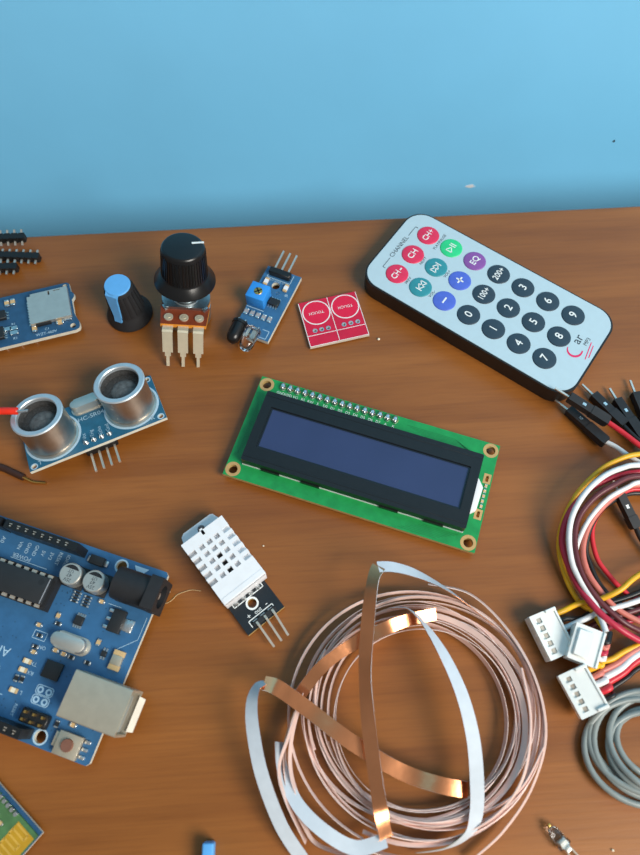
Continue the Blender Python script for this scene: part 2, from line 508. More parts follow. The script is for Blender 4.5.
# ------------------------------------------------------------------ microcontroller board
def dev_board():
    t = thing('microcontroller_board', 'large blue microcontroller board with silver usb port and black power jack', 'circuit board', (-44.031, 40.222, 0), (0, 0, 2.8198))
    Z = 4.5
    hs = [(13.97, 2.54), (15.24, 50.8), (66.04, 7.62), (66.04, 35.56)]
    out = [(0.8, 0), (66, 0), (68.6, 2.6), (68.6, 50.4), (66, 53.3), (0.8, 53.3), (0, 52.5), (0, .8)]
    b = MB(); b.plate(out, [circ(x, y, 1.6, 24) for x, y in hs], 2.9, Z, side=1)
    pcb = obj('circuit_board', b, [PCB_B, EDGE], t)
    b = MB()
    rnd = random.Random(3)
    for k in range(28): b.lathe([(0, 0), (.5, .9), (.9, 2.9), (0, 2.9)], 28 + (k % 14) * 2.54, 2.54 if k < 14 else 50.8, 8)
    obj('underside_solder', b, TIN, t)
    for x, y in hs[:2]:
        b = MB(); b.ring(x, y, 1.6, 2.05, Z - .01, Z + .04); obj('mounting_ring', b, SILK_D, pcb)
    b = MB(); zt = Z + .04
    for s, x in (('VIN', 45.2), ('GND', 42.6), ('GND', 40.1), ('5V', 37.6), ('3V3', 35.0), ('RESET', 32.5), ('IOREF', 30.0)):
        b.text(s, 1.5, x, 6.3, zt, PI / 2)
    for k in range(6): b.text('A%d' % k, 1.7, 50.8 + 2.54 * k, 6.3, zt, PI / 2)
    b.text('POWER', 1.7, 43.0, 9.2, zt); b.line(34.4, 10.2, 46.2, 10.2, .2, zt)
    b.text('ANALOG IN', 1.5, 57, 9.2, zt)
    b.text('ARDUINO', 3.6, 41.6, 34.3, zt); b.text('UNO', 6, 57, 38.5, zt)
    b.text('TX', 1.5, 25.6, 34.8, zt); b.text('RX', 1.5, 25.4, 37.2, zt); b.text('L', 1.5, 25.4, 42.6, zt)
    b.text('ON', 1.4, 25.4, 30.2, zt); b.text('ICSP2', 1.2, 12.6, 41.6, zt, PI / 2); b.text('RESET', 1.2, 25.2, 47, zt, PI / 2)
    b.text('DIGITAL', 1.5, 34, 46.8, zt)
    for cx in (37.6, 45.4):
        b.ring(cx, 40.2, 2.7, 3.9, Z - .01, zt, 36)
    b.line(30, 44.6, 36, 44.6, .2, zt)
    b.prism([(5.9, 1.0), (10.4, 1.0), (9.2, 2.7), (7.1, 2.7)], Z, zt)
    b.line(0.9, 13.6, 0.9, 20, .14, zt); b.line(.9, 20, 6, 24.6, .14, zt)
    for x0, y0, x1, y1 in ((9, 13.4, 13, 13.4), (25.6, 26.4, 29.4, 26.4), (25.6, 28.6, 29.4, 28.6), (25.6, 26.4, 25.6, 28.6), (29.4, 26.4, 29.4, 28.6)):
        b.line(x0, y0, x1, y1, .16, zt)
    obj('printed_labels', b, SILK_D, pcb)
    b = MB()
    for k in range(60):
        x, y = rnd.uniform(1, 40), rnd.uniform(12, 50); b.cyl(x, y, Z, .22, .02, 8)
    obj('vias', b, PCB_BD, pcb)
    # header sockets
    for x0, n, y, in ((26.9, 8, 2.54), (49.5, 6, 2.54), (17.5, 10, 50.8)):
        L = 2.54 * n + (1.0 if y < 10 else .6)
        b = MB()
        hol = [rect(x0 + .5 + 2.54 * k + .75, y - .52, x0 + .5 + 2.54 * k + 1.79, y + .52) for k in range(n)]
        xs = x0 - (1.6 if x0 < 27 and y < 10 else 0)
        b.plate(rect(xs, y - 1.25, x0 + L, y + 1.25), hol, Z, 13.0)
        hd = obj('header_socket', b, BLACK, t)
        b = MB()
        for k in range(n): b.box(x0 + .5 + 2.54 * k + 1.27, y - .3, 9, .9, .22, 3.96); b.box(x0 + .5 + 2.54 * k + 1.27, y + .33, 9, .5, .36, 4.0)
        obj('contacts', b, PIN, hd)
    # DIP chip in its socket
    b = MB(); b.plate(rect(28.3, 11.4, 65.6, 21.2), [rect(31, 14.2, 63, 18.4)], Z, 8.0)
    obj('chip_socket', b, BLACKM, t)
    b = MB(); b.mi = 0; b.box(46.9, 16.3, 7.7, 35.6, 7.6, 2.4, bev=.25)
    b.mi = 0; b.lathe([(0, 10.12), (.9, 10.12), (.9, 10.0), (0, 10.0)], 31.6, 14.2, 20)
    mc = obj('microcontroller', b, CHIP, t)
    b = MB()
    for k in range(14):
        for s in (-1, 1):
            b.box(30.4 + 2.54 * k, 16.3 + s * 4.15, 8.6, 1.5, .9, .3); b.box(30.4 + 2.54 * k, 16.3 + s * 4.5, 6.8, 1.2, .3, 2.0)
    obj('legs', b, PIN, mc)
    b = MB(); b.box(29.5, 16.3, 10.1, .25, 7.0, .03); obj('end_stripe', b, GREYP, mc)
    # capacitors
    for x, y in ((25.1, 9.6), (17.9, 9.4)):
        b = MB(); b.box(0, 0, 0, 6.5, 6.5, .9, bev=.3)
        cbase = part_at(obj('capacitor', b, BLACKM, t, 'silver round capacitor with a black mark on top'), x, y, Z)
        b = MB(); b.lathe([(0, .5), (3.0, .5), (3.15, .9), (3.0, 1.3), (3.15, 1.8), (3.15, 5.2), (2.9, 5.5), (0, 5.5)], n=40)
        obj('can', b, STEEL, cbase)
        b = MB(); pts = [(2.55 * math.cos(a), 2.55 * math.sin(a)) for a in [math.radians(d) for d in range(212, 329, 6)]]
        b.prism(pts, 5.49, 5.54); obj('polarity_mark', b, BLACKM, cbase)
        b = MB(); b.text('47', 1.5, 0, .35, 5.54); b.text('25V', 1.4, 0, 1.75, 5.54); b.text('UT', 1.3, 0, -.75, 5.54)
        obj('printed_labels', b, GREYD, cbase)
    # power jack
    b = MB()
    b.M = Matrix.Translation((-2.4, 7.6, 0)) @ Matrix.Rotation(PI / 2, 4, 'Y') @ Matrix.Rotation(PI / 2, 4, 'Z')
    # in this frame x is across the board, y is up, z runs into the jack
    b.plate(rr(-4.7, Z, 4.7, 15.6, .5, 3), [circ(0, 10.4, 3.3, 28)], 0, 3.6)
    arch = [(-4.5, Z), (4.5, Z), (4.5, 11)] + [(4.5 * math.cos(a), 11 + 4.2 * math.sin(a)) for a in [PI * k / 16 for k in range(1, 16)]] + [(-4.5, 11)]
    b.plate(arch, [circ(0, 10.4, 3.3, 28)], 3.6, 9); b.prism(arch, 9, 13.6)
    jk = obj('power_jack', b, BLACKM, t)
    b = MB(); b.M = Matrix.Translation((-1.6, 7.6, 10.4)) @ Matrix.Rotation(PI / 2, 4, 'Y'); b.cyl(0, 0, 0, .9, 8, 16)
    obj('centre_pin', b, STEEL, jk)
    # voltage regulator
    b = MB(); b.box(8.3, 17.2, Z + .1, 3.8, 6.4, 1.7, bev=.2); rg = obj('voltage_regulator', b, CHIP, t)
    b = MB(); b.box(5.3, 17.4, Z, 3.2, 3.3, .6, bev=.1); b.box(4.2, 17.4, Z, 1.4, 3.5, .35)
    for y in (14.9, 17.2, 19.5): b.box(10.9, y, Z, 1.9, .9, .4, bev=.08)
    obj('legs', b, TIN, rg)
    # usb port
    b = MB()
    b.M = Matrix.Translation((-6.2, 37.8, 0)) @ Matrix.Rotation(PI / 2, 4, 'Y') @ Matrix.Rotation(PI / 2, 4, 'Z')
    b.plate(rr(-5.9, Z, 5.9, 15.4, .4, 3), [rr(-5.3, 5.3, 5.3, 14.7, .4, 3)], 0, 9)
    b.prism(rr(-5.9, Z, 5.9, 15.4, .4, 3), 9, 16.2)
    us = obj('usb_port', b, STEELD, t, 'square silver usb socket')
    b = MB(); b.M = Matrix.Translation((-6.2, 37.8, 0))
    b.add([(0, -4.6, 6.2), (0, 4.6, 6.2), (-1.5, 4.3, 5.2), (-1.5, -4.3, 5.2), (0, -4.6, 5.7), (0, 4.6, 5.7), (-1.5, 4.3, 4.7), (-1.5, -4.3, 4.7)],
          [(0, 1, 2, 3), (7, 6, 5, 4), (0, 4, 5, 1), (1, 5, 6, 2), (2, 6, 7, 3), (3, 7, 4, 0)])
    b.add([(0, -4.6, 15.1), (0, 4.6, 15.1), (-.7, 4.3, 15.4), (-.7, -4.3, 15.4), (0, -4.6, 14.7), (0, 4.6, 14.7), (-.7, 4.3, 15.0), (-.7, -4.3, 15.0)],
          [(3, 2, 1, 0), (4, 5, 6, 7), (0, 4, 7, 3), (1, 2, 6, 5), (2, 3, 7, 6), (0, 1, 5, 4)])
    obj('flared_lip', b, mat('satin_steel_lip', (186, 180, 168), 0.6, 0.4), us)
    b = MB(); b.box(-.6, 37.8, 8.6, 8.0, 5.4, 3.0, bev=.2); obj('contact_block', b, WHITE, us)
    # crystal
    def stadium(cx, cy, L, W, n=12):
        return [(cx + (L - W) / 2 + W / 2 * math.cos(a), cy + W / 2 * math.sin(a)) for a in [-PI / 2 + PI * k / n for k in range(n + 1)]] + \
               [(cx - (L - W) / 2 - W / 2 * math.cos(a), cy - W / 2 * math.sin(a)) for a in [-PI / 2 + PI * k / n for k in range(n + 1)]]
    b = MB(); b.prism(stadium(18.0, 26.6, 11.4, 4.9), Z, Z + .5); b.prism(stadium(18.2, 26.6, 10.3, 4.1), Z + .5, Z + 3.4, bev=.5)
    obj('crystal', b, STEEL, t)
    # flat square chip, amplifier chip and small parts
    b = MB(); b.box(19.7, 34.7, Z + .05, 5.0, 4.6, .9, bev=.1); obj('interface_chip', b, CHIP, t)
    b = MB(); sop(b, 18.7, 20.4, Z, 2.6, 2.5, 1.0, 4, PI / 2 * 0 + .0); obj('amplifier_chip', b, [CHIP, TIN], t)
    b = MB(); b.box(21.0, 3.4, Z, 4.4, 2.6, 2.0, bev=.2); dd = obj('diode', b, CHIP, t)
    b = MB(); b.box(18.4, 3.4, Z, 1.2, 1.7, .6, bev=.1); b.box(23.6, 3.4, Z, 1.2, 1.7, .6, bev=.1); obj('legs', b, TIN, dd)
    b = MB(); b.box(4.0, 26.8, Z, 3.0, 2.6, 1.4, bev=.1); fu = obj('fuse', b, STEELD, t)
    b = MB(); b.box(4.0, 24.9, Z, 3.2, 1.5, 1.2, bev=.1); b.box(4.0, 28.7, Z, 3.2, 1.5, 1.2, bev=.1); obj('end_caps', b, TAN, fu)
    for x, y, r in ((22.6, 14.7, PI / 2), (19.2, 14.9, PI / 2)):
        b = MB()
        for k in range(4): smd(b, 0, (k - 1.5) * .85, 0, 2.4, .6, .5)
        part_at(obj('resistor_array', b, [CHIP, TIN], t), x, y, Z)
    for x, y in ((27.5, 34.7), (27.6, 37.1), (27.5, 42.6)):
        b = MB(); smd(b, 0, 0, 0, 2.3, 1.3, .7); part_at(obj('status_light', b, [DUST, TAN], t), x, y, Z)
    for x, y, r in ((18.8, 29.9, 0), (16.4, 30.0, 0), (21.4, 29.7, 0), (11.5, 29.9, 0), (27.2, 30.6, 0), (27.0, 32.0, 0), (27.5, 27.5, 0), (25, 21, PI / 2), (24, 23, 0), (15, 13.6, 0),
                    (8.2, 45.4, 0), (12.4, 46.5, PI / 2), (29, 25, 0), (28.3, 39.6, PI / 2), (26.7, 39.4, PI / 2), (11, 24, PI / 2)):
        b = MB(); smd(b, 0, 0, 0, 1.9, 1.1, .55); part_at(obj('resistor', b, [CHIP if (x * 7) % 2 < 1 else TAN, TIN], t), x, y, Z, r)
    b = MB(); sop(b, 8.2, 26.3, Z, 1.6, 1.5, .8, 2); obj('transistor', b, [CHIP, TIN], t)
    b = MB()
    for x in (18.2, 20.7):
        for y in (40.2, 42.8): b.ring(x, y, .45, .95, Z - .01, Z + .04, 16)
    b.plate(rr(16.9, 38.9, 22.0, 41.4, .8), [rr(17.1, 39.1, 21.8, 41.2, .7)], Z, zt); b.plate(rr(16.9, 41.5, 22.0, 44.0, .8), [rr(17.1, 41.7, 21.8, 43.8, .7)], Z, zt)
    obj('test_pads', b, SILK_D, pcb)
    b = MB(); b.box(18.2, 47.0, Z, 7.8, 3.6, 2.5, bev=.3, seg=1); ic = obj('programming_header', b, BLACK, t)
    b = MB()
    for k in range(3):
        for y in (46.1, 48.0): b.box(15.7 + 2.54 * k, y, 6.9, .64, .64, 1.2)
    obj('pins', b, GOLD, ic)
    b = MB(); b.box(6.9, 50.1, Z, 6.6, 5.8, 2.0, bev=.12); b.box(10.6, 49.6, Z, 1.4, 3.6, 1.4, bev=.1); rs = obj('reset_switch', b, STEELD, t)
    b = MB(); b.lathe([(0, 7.3), (1.5, 7.3), (1.65, 7.1), (1.65, 6.4), (0, 6.4)], 6.9, 50.1, 28); obj('button', b, BROWNB, rs)
    b = MB()
    for y in (48.0, 49.9, 51.8): b.box(2.5, y, Z, 1.6, .9, .7, bev=.15)
    obj('legs', b, TIN, rs)


dev_board()


# ------------------------------------------------------------------ ultrasonic sensor
def ultrasonic():
    t = thing('ultrasonic_sensor', 'blue ultrasonic sensor board with two silver round transducers', 'sensor', (-89.12, 71.02, 1.75 + 19.5 * math.sin(.2123)), (-0.2123, 0, 0.4253))
    W, D = 44.4, 19.5
    hs = [(1.6, 1.4), (W - 1.6, 1.4), (1.6, D - 1.4), (W - 1.6, D - 1.4)]
    b = MB(); b.plate(rect(0, 0, W, D), [circ(x, y, .8, 14) for x, y in hs], -1.1, 0, side=1)
    pcb = obj('circuit_board', b, [PCB_T, EDGE], t)
    b = MB()
    for x, y in hs: b.ring(x, y, .8, 1.15, -.01, .03, 18)
    for cx in (9.2, W - 9.2): b.ring(cx, 9.75, 8.2, 9.0, -.01, .04, 48)
    b.text('HC-SR04', 2.3, 22.2, 12.3, .04); b.text('T', 2.2, 3.6, 1.9, .04); b.text('R', 2.2, W - 4.2, 1.9, .04)
    for s, x in (('Vcc', 18.4), ('Trig', 20.9), ('Echo', 23.5), ('Gnd', 26.0)): b.text(s, 1.7, x, 5.3, .04, PI / 2)
    obj('printed_labels', b, SILK_D, pcb)
    for cx in (9.2, W - 9.2):
        b = MB()
        b.lathe([(0, 0), (8.3, 0), (8.3, .6), (7.75, .8), (7.75, 11.6), (8.0, 11.8), (8.0, 12.2), (7.6, 12.4)], n=56)
        can = part_at(obj('transducer', b, ALU, t), cx, 9.75, 0)
        b = MB(); b.lathe([(7.9, 11.9), (8.05, 12.3), (7.7, 12.6), (6.4, 12.6), (6.15, 12.3), (6.15, 11.2)], n=56); obj('rim', b, ALUR, can)
        b = MB(); b.lathe([(6.2, 12.2), (6.1, 8.8), (0, 8.8)], n=48); obj('grille', b, MESH, can)
        b = MB(); b.lathe([(0, 9.9), (1.5, 9.8), (3.2, 9.4), (4.1, 8.75)], 0.3, -.3, n=32); obj('cone', b, CONE, can)
    b = MB()
    for k, w in ((0, 4.6), (1, 3.7)):
        r = w / 2; L = 10.8 - (0.9 * k)
        st = [(22.2 + (L / 2 - r) * s + r * math.cos(a) * s, 16.4 + r * math.sin(a) * s) for s in (1, -1) for a in [-PI / 2 + PI * q / 10 for q in range(11)]]
        b.prism(st, .02 + .4 * k, .4 + 3.2 * k, bev=.4 * k)
    obj('crystal', b, STEEL, t)
    b = MB(); b.lathe([(0, 1.2), (.35, 1.15), (.7, .6), (.95, 0), (0, 0)], n=14)
    j = part_at(obj('solder_joint', b, TIN, t), 18.4, 2.6, 0)
    for k in range(1, 4): inst(j, t, 2.54 * k)
    b = MB(); b.box(22.2, 1.2, -3.7, 10.2, 2.5, 2.6, bev=.25, seg=1); obj('header_block', b, BLACK, t)
    b = MB(); b.bar((0, 0, 0), (0, -7.2, 0), .64); b.bar((0, 2.6, .3), (0, 2.6, 3.2), .6, up=(1, 0, 0))
    p = part_at(obj('pin', b, PIN, t), 18.4, 0, -2.9)
    for k in range(1, 4): inst(p, t, 2.54 * k)


ultrasonic()


# ------------------------------------------------------------------ remote control
def remote():
    t = thing('remote_control', 'slim black remote control with a pale face and round coloured buttons', 'remote control', (26.927, 143.233, 0), (0, 0, -0.6247))
    b = MB(); b.prism(rr(-10.5, -9.0, 71.1, 28.6, 7.2, 10), 0.2, 7.0, bev=.5)
    obj('casing', b, BLACK, t)
    b = MB(); b.prism(rr(-9.9, -8.5, 70.4, 28.0, 6.8, 10), 6.9, 7.3, bev=.12)
    face = obj('face_plate', b, FACE, t)
    Z = 7.32
    b = MB(); R = PI / 2
    b.text('CHANNEL', 2.3, -5.7, 10.2, Z + .03, R)
    for y0, y1, ye in ((-.3, 4.3, -.3), (16.3, 21.0, 21.0)):
        b.line(-5.7, y0, -5.7, y1, .22, Z + .02); b.line(-5.7, ye, -4.6, ye, .22, Z + .02)
    for s, x, y in (('PREV', 4.7, -.1), ('NEXT', 4.5, 9.9), ('PLAY/PAUSE', 4.9, 20.3), ('VOL-', 14.3, 0), ('VOL+', 14.2, 10.1)):
        b.text(s, 1.45, x, y, Z + .03, R)
    obj('printed_labels', b, GREYD, face)
    # logo
    b = MB()
    arc = [(63.6 + 2.5 * math.cos(a), 6.8 + 3.1 * math.sin(a)) for a in [math.radians(d) for d in range(20, -206, -12)]]
    arc = [(64.2 + 2.4 * math.cos(math.radians(d)), 8.8 + 2.7 * math.sin(math.radians(d))) for d in range(190, 391, 12)]
    n = len(arc)
    for k in range(n - 1):
        b.line(*arc[k], *arc[k + 1], .25 + .55 * math.sin(PI * (k + .5) / n), Z + .03)
    for x0, y0, x1, y1 in ((68.6, 7.4, 67.4, 14.4), (69.3, 8.6, 68.5, 13.6)):
        b.line(x0, y0, x1, y1, .3, Z + .03)
    lg = obj('logo_print', b, PINKL, face)
    b = MB(); b.text('ar', 4.4, 63.2, 12.9, Z + .035, R); b.text('MP3', 1.9, 66.1, 13.8, Z + .035, R); obj('logo_letters', b, GREYD, lg)
    cols = [[BTN_RED] * 3, [BTN_TEAL, BTN_TEAL, BTN_GRN], [BTN_BLU, BTN_BLU, BTN_PUR]] + [[BTN_DRK] * 3] * 4
    txt = [['CH-', 'CH', 'CH+'], ['prev', 'next', 'play'], ['-', '+', 'EQ'], ['0', '100+', '200+'], ['1', '2', '3'], ['4', '5', '6'], ['7', '8', '9']]
    names = {'prev': 'previous', 'play': 'play', 'next': 'next'}

    def tri(b, u, s, hgt, w, z):      # outlined triangle, pointing along s
        p = [(u - s * w / 2, hgt / 2), (u - s * w / 2, -hgt / 2), (u + s * w / 2, 0)]
        for k in range(3):
            a, c = p[k], p[(k + 1) % 3]
            b.line(-a[1], a[0], -c[1], c[0], .32, z)
    for i in range(7):
        for j in range(3):
            s = txt[i][j]
            b = MB(); b.lathe([(0, .42), (3.0, .4), (3.75, .28), (4.0, 0), (0, 0)], n=44)
            bt = part_at(obj('button', b, cols[i][j], t), 9.5964 * i, 10.1717 * j, 7.28)
            b = MB(); z = .46
            if s == 'prev':
                tri(b, -.2, -1, 2.4, 1.7, z); tri(b, 1.4, -1, 2.4, 1.7, z); b.line(-1.2, -1.3, 1.2, -1.3, .35, z)
            elif s == 'next':
                tri(b, .2, 1, 2.4, 1.7, z); tri(b, -1.4, 1, 2.4, 1.7, z); b.line(-1.2, 1.4, 1.2, 1.4, .35, z)
            elif s == 'play':
                tri(b, -.9, 1, 2.4, 2.0, z); b.line(-1.2, .7, 1.2, .7, .35, z); b.line(-1.2, 1.5, 1.2, 1.5, .35, z)
            elif s == '-':
                b.line(0, -1.3, 0, 1.3, .55, z)
            elif s == '+':
                b.line(0, -1.4, 0, 1.4, .55, z); b.line(-1.4, 0, 1.4, 0, .55, z)
            else:
                sz = {1: 3.9, 2: 3.1, 3: 3.0, 4: 3.0}[len(s)]
                for dx in (-.06, .06):
                    b.text('CH' if s == 'CH-' else s, sz, dx, -.7 if s == 'CH-' else 0, z + dx * .05, R, sx=.9 if len(s) > 2 else 1)
                if s == 'CH-': b.line(.1, 1.7, .1, 2.7, .5, z)
            obj('button_symbol', b, SILK, bt)


remote()


# ------------------------------------------------------------------ potentiometer with black knob
def potentiometer():
    t = thing('potentiometer', 'silver potentiometer standing with a tall black flared knob on its shaft', 'potentiometer', (-46.07, 129.85, .95), (-.18, .12, 0))
    b = MB(); b.lathe([(0, .6), (7.6, .6), (8.1, 1.1), (8.1, 7.0), (7.6, 7.4), (0, 7.4)], n=48)
    obj('can', b, ZINC, t)
    b = MB()
    out = [(8.0 * math.cos(math.radians(d)), 8.0 * math.sin(math.radians(d))) for d in range(-20, 201, 8)] + [(-8.0, -4), (-7.4, -11.6), (7.4, -11.6), (8.0, -4)]
    b.prism(out, 7.4, 8.9, side=1)
    wf = obj('terminal_strip', b, [PHEN, PHENE], t)
    b = MB(); b.plate([(8.0 * math.cos(math.radians(d)), 8.0 * math.sin(math.radians(d))) for d in range(-38, 219, 8)], [circ(0, 0, 3.2, 20)], 8.9, 10.0)
    for d in (50, 130, 215, 325):
        b.box(8.0 * math.cos(math.radians(d)), 8.0 * math.sin(math.radians(d)), 6.2, 2.2, 1.2, 3.6, math.radians(d + 90), bev=.2)
    obj('cover_plate', b, ZINC, t)
    b = MB(); b.lathe([(0, 9.6), (4.6, 9.6), (4.2, 10.4), (3.5, 10.6), (3.5, 19), (0, 19)], n=28); obj('bushing', b, ZINC, t)
    for x in (-5, 0, 5):
        b = MB(); b.lathe([(0, 9.45), (.7, 9.5), (.8, 9.2)], 0, -8.7, 16); b.ring(0, -8.7, .75, 1.5, 8.9, 9.35, 20)
        rv = part_at(obj('rivet', b, TAG, t), x, 0, 0)
        b = MB(); b.mi = 0
        b.box(0, -12.3, 7.7, 3.4, 2.4, .5)
        b.bar((0, -13.3, 8.0), (0, -14.2, 7.5), 3.4, .5); b.bar((0, -14.05, 7.8), (0, -16.7, .8), 3.3, .5, up=(0, 1, 0.4))
        b.bar((0, -16.6, 1.1), (0, -17.2, -.6), 1.9, .5, up=(0, 1, .4)); b.bar((0, -17.1, -.3), (0, -18.7, -4.0), 1.0, .5, up=(0, 1, .4))
        part_at(obj('leg', b, TAG, t), x, 0, 0)
    # knob
    b = MB()
    b.M = Matrix.Translation((0, 0, 17.9 - 12.1 * .81)) @ Matrix.Scale(.81, 4, (0, 0, 1)); b.lathe([(3.6, 10.9), (9.6, 11.4), (9.95, 11.9), (9.9, 12.4), (7.6, 15.3), (7.3, 16.0), (6.75, 28.6), (6.3, 29.4), (5.8, 29.7), (0, 29.5)], n=64)
    for k in range(46):
        a = 2 * PI * k / 46; r0, r1 = 7.35, 6.85
        p = Vector((r0 * math.cos(a), r0 * math.sin(a), 16.4)); q = Vector((r1 * math.cos(a), r1 * math.sin(a), 27.4))
        b.bar(p, q, .45, .36, up=(math.cos(a), math.sin(a), 0))
    kn = obj('knob', b, BLACKG, t)
    b = MB(); b.M = Matrix.Translation((0, 0, 17.9 - 12.1 * .81)) @ Matrix.Scale(.81, 4, (0, 0, 1)); b.bar((2.6, 1.6, 29.66), (6.3, 2.3, 29.66), .7, .16); obj('pointer_line', b, SILK, kn)


potentiometer()


# ------------------------------------------------------------------ blue pointer knob
def pointer_knob():
    t = thing('pointer_knob', 'small black knob with a sky blue pointer cap beside the potentiometer', 'knob', (-66.4, 132.0, 0), (0, 0, -.02))
    b = MB(); b.lathe([(0, 0), (7.6, 0), (7.9, .4), (7.8, 1.2), (6.2, 3.6), (5.75, 5.0), (4.6, 16.2), (4.3, 16.7), (0, 16.8)], n=56)
    for k in range(18):
        a = 2 * PI * k / 18
        b.bar((5.75 * math.cos(a), 5.75 * math.sin(a), 5.0), (4.7 * math.cos(a), 4.7 * math.sin(a), 15.2), .8, .55, up=(math.cos(a), math.sin(a), 0))
    obj('grip', b, BLACKM, t)
    b = MB(); b.lathe([(4.2, 16.2), (4.35, 16.9), (4.1, 17.3), (0, 17.5)], n=44)
    a = math.radians(250); d = Vector((math.cos(a), math.sin(a), 0)); s = Vector((-d.y, d.x, 0))
    prof = [(3.6, 17.25), (4.75, 16.6), (5.1, 14.6), (6.0, 6.2), (6.6, 4.2), (5.6, 4.0), (4.2, 15.0), (3.4, 16.4)]
    vs = [d * r + s * (w * q) + Vector((0, 0, z)) for q in (-1, 1) for (r, z), w in zip(prof, (2.3, 2.1, 1.8, 1.4, 1.3, 1.3, 1.9, 2.3))]
    n = len(prof)
    b.add(vs, [tuple(range(n))[::-1], tuple(range(n, 2 * n))] + [(k, (k + 1) % n, n + (k + 1) % n, n + k) for k in range(n)])
    obj('pointer_cap', b, BLUEP, t, 'sky blue cap with a pointer running down the side')


pointer_knob()


# ------------------------------------------------------------------ infrared obstacle sensor
def infrared():
    t = thing('infrared_sensor', 'small blue sensor board with a blue trimmer and two round light emitters', 'sensor', (-18.38, 150.0, 0), (0, 0, -0.4024))
    Z = 3.0
    b = MB(); b.plate(rect(0, -28.6, 13.0, 0), [circ(6.1, -6.8, 1.45, 20)], 1.4, Z, side=1)
    pcb = obj('circuit_board', b, [PCB_B, EDGE], t)
    b = MB(); zt = Z + .04
    for x0, y0, x1, y1 in ((1.6, -4.3, 10.4, -4.3), (10.4, -4.3, 10.4, -.6), (1.6, -4.3, 1.6, -.6), (-.0 + .2, -18.1, 6.6, -18.1), (9.4, -28, 11.8, -28), (11.8, -28, 11.8, -24.8), (9.4, -24.8, 11.8, -24.8)):
        b.line(x0, y0, x1, y1, .22, zt)
    b.text('OUT GND VCC', 1.1, 6, -5.0, zt); b.text('IR', 1.5, 11.2, -9.2, zt)
    for k in range(4): b.ring(8.0 + .01 * k, -9.4, .5, .62, Z - .01, zt, 14)
    obj('printed_labels', b, SILK_D, pcb)
    b = MB()
    for x in (3.3, 5.84, 8.38): b.cyl(x, -2.3, 0, .5, 1.4, 10)
    for x, y in ((1.5, -24), (4.2, -24), (8, -24), (11, -24)): b.cyl(x, y, 0, .5, 1.4, 10)
    obj('underside_solder', b, TIN, t)
    b = MB(); b.box(5.85, -2.3, Z, 8.0, 2.5, 2.5, bev=.3, seg=1); obj('header_block', b, BLACK, t)
    for x in (3.3, 5.84, 8.38):
        b = MB(); b.bar((x, -2, 4.4), (x, 6.7, 4.9), .6); obj('pin', b, STEEL, t)
    b = MB(); b.box(3.05, -14.2, Z, 6.7, 6.5, 5.2, bev=.25); tr = obj('trimmer', b, TRIM, t, 'bright blue square trimmer')
    b = MB(); b.lathe([(0, 8.36), (1.35, 8.36), (1.5, 8.2), (0, 8.2)], 3.2, -14.2, 24); sc = obj('trimmer_screw', b, GOLD, tr)
    b = MB(); b.line(2.2, -15.2, 4.2, -13.2, .5, 8.39); b.line(2.2, -13.2, 4.2, -15.2, .5, 8.39); obj('screw_slot_shade', b, HOLE_SHADE, sc)  # flat dark bars paint the shade of a cross slot
    b = MB(); sop(b, 8.6, -13.7, Z, 3.8, 2.8, 1.2, 4); obj('comparator_chip', b, [CHIP, TIN], t)
    for x, y in ((2.3, -6.6), (9.9, -6.6)):
        b = MB(); smd(b, 0, 0, 0, 2.9, 1.4, .9, PI / 2); part_at(obj('status_light', b, [WHITE, TAN], t), x, y, Z)
    for x in (1.1, 3.3, 5.5, 7.7, 9.9):
        b = MB(); smd(b, 0, 0, 0, 2.4, 1.4, .6, PI / 2); part_at(obj('resistor', b, [GREYP, TIN], t), x, -20.4, Z)
    for x, y, m, nm, lb in ((2.2, -26.6, BLACKG, 'receiver', 'black domed infrared receiver'), (7.5, -27.6, CLEAR, 'emitter', 'clear domed infrared emitter')):
        b = MB(); b.M = Matrix.Translation((x, y, 5.9)) @ Matrix.Rotation(PI / 2 + .04, 4, 'X') @ Matrix.Rotation(.03, 4, 'Y')
        b.lathe([(0, 0), (2.75, 0), (2.75, 1.0), (2.45, 1.1), (2.42, 5.6), (2.2, 6.8), (1.6, 7.8), (.8, 8.25), (0, 8.35)], n=36)
        e = obj(nm, b, m, t, lb)
        b = MB()
        if m is CLEAR:
            b.M = Matrix.Translation((x, y, 5.9)) @ Matrix.Rotation(PI / 2, 4, 'X')
            b.box(-.9, 0, .3, .6, .5, 3.4); b.box(.7, 0, .3, 1.3, .5, 3.2); b.lathe([(.2, 3.4), (1.2, 4.4)], .6, 0, 16)
            obj('lead_frame', b, STEEL, e)
        b = MB()
        for s in (-1.27, 1.27): b.tube([(x + s, y + .2, 5.9), (x + s, y + 1.4, 5.9), (x + s, y + 1.8, 5.2), (x + s, y + 1.8, Z)], .25, 8)
        obj('leads', b, TIN, e)


infrared()


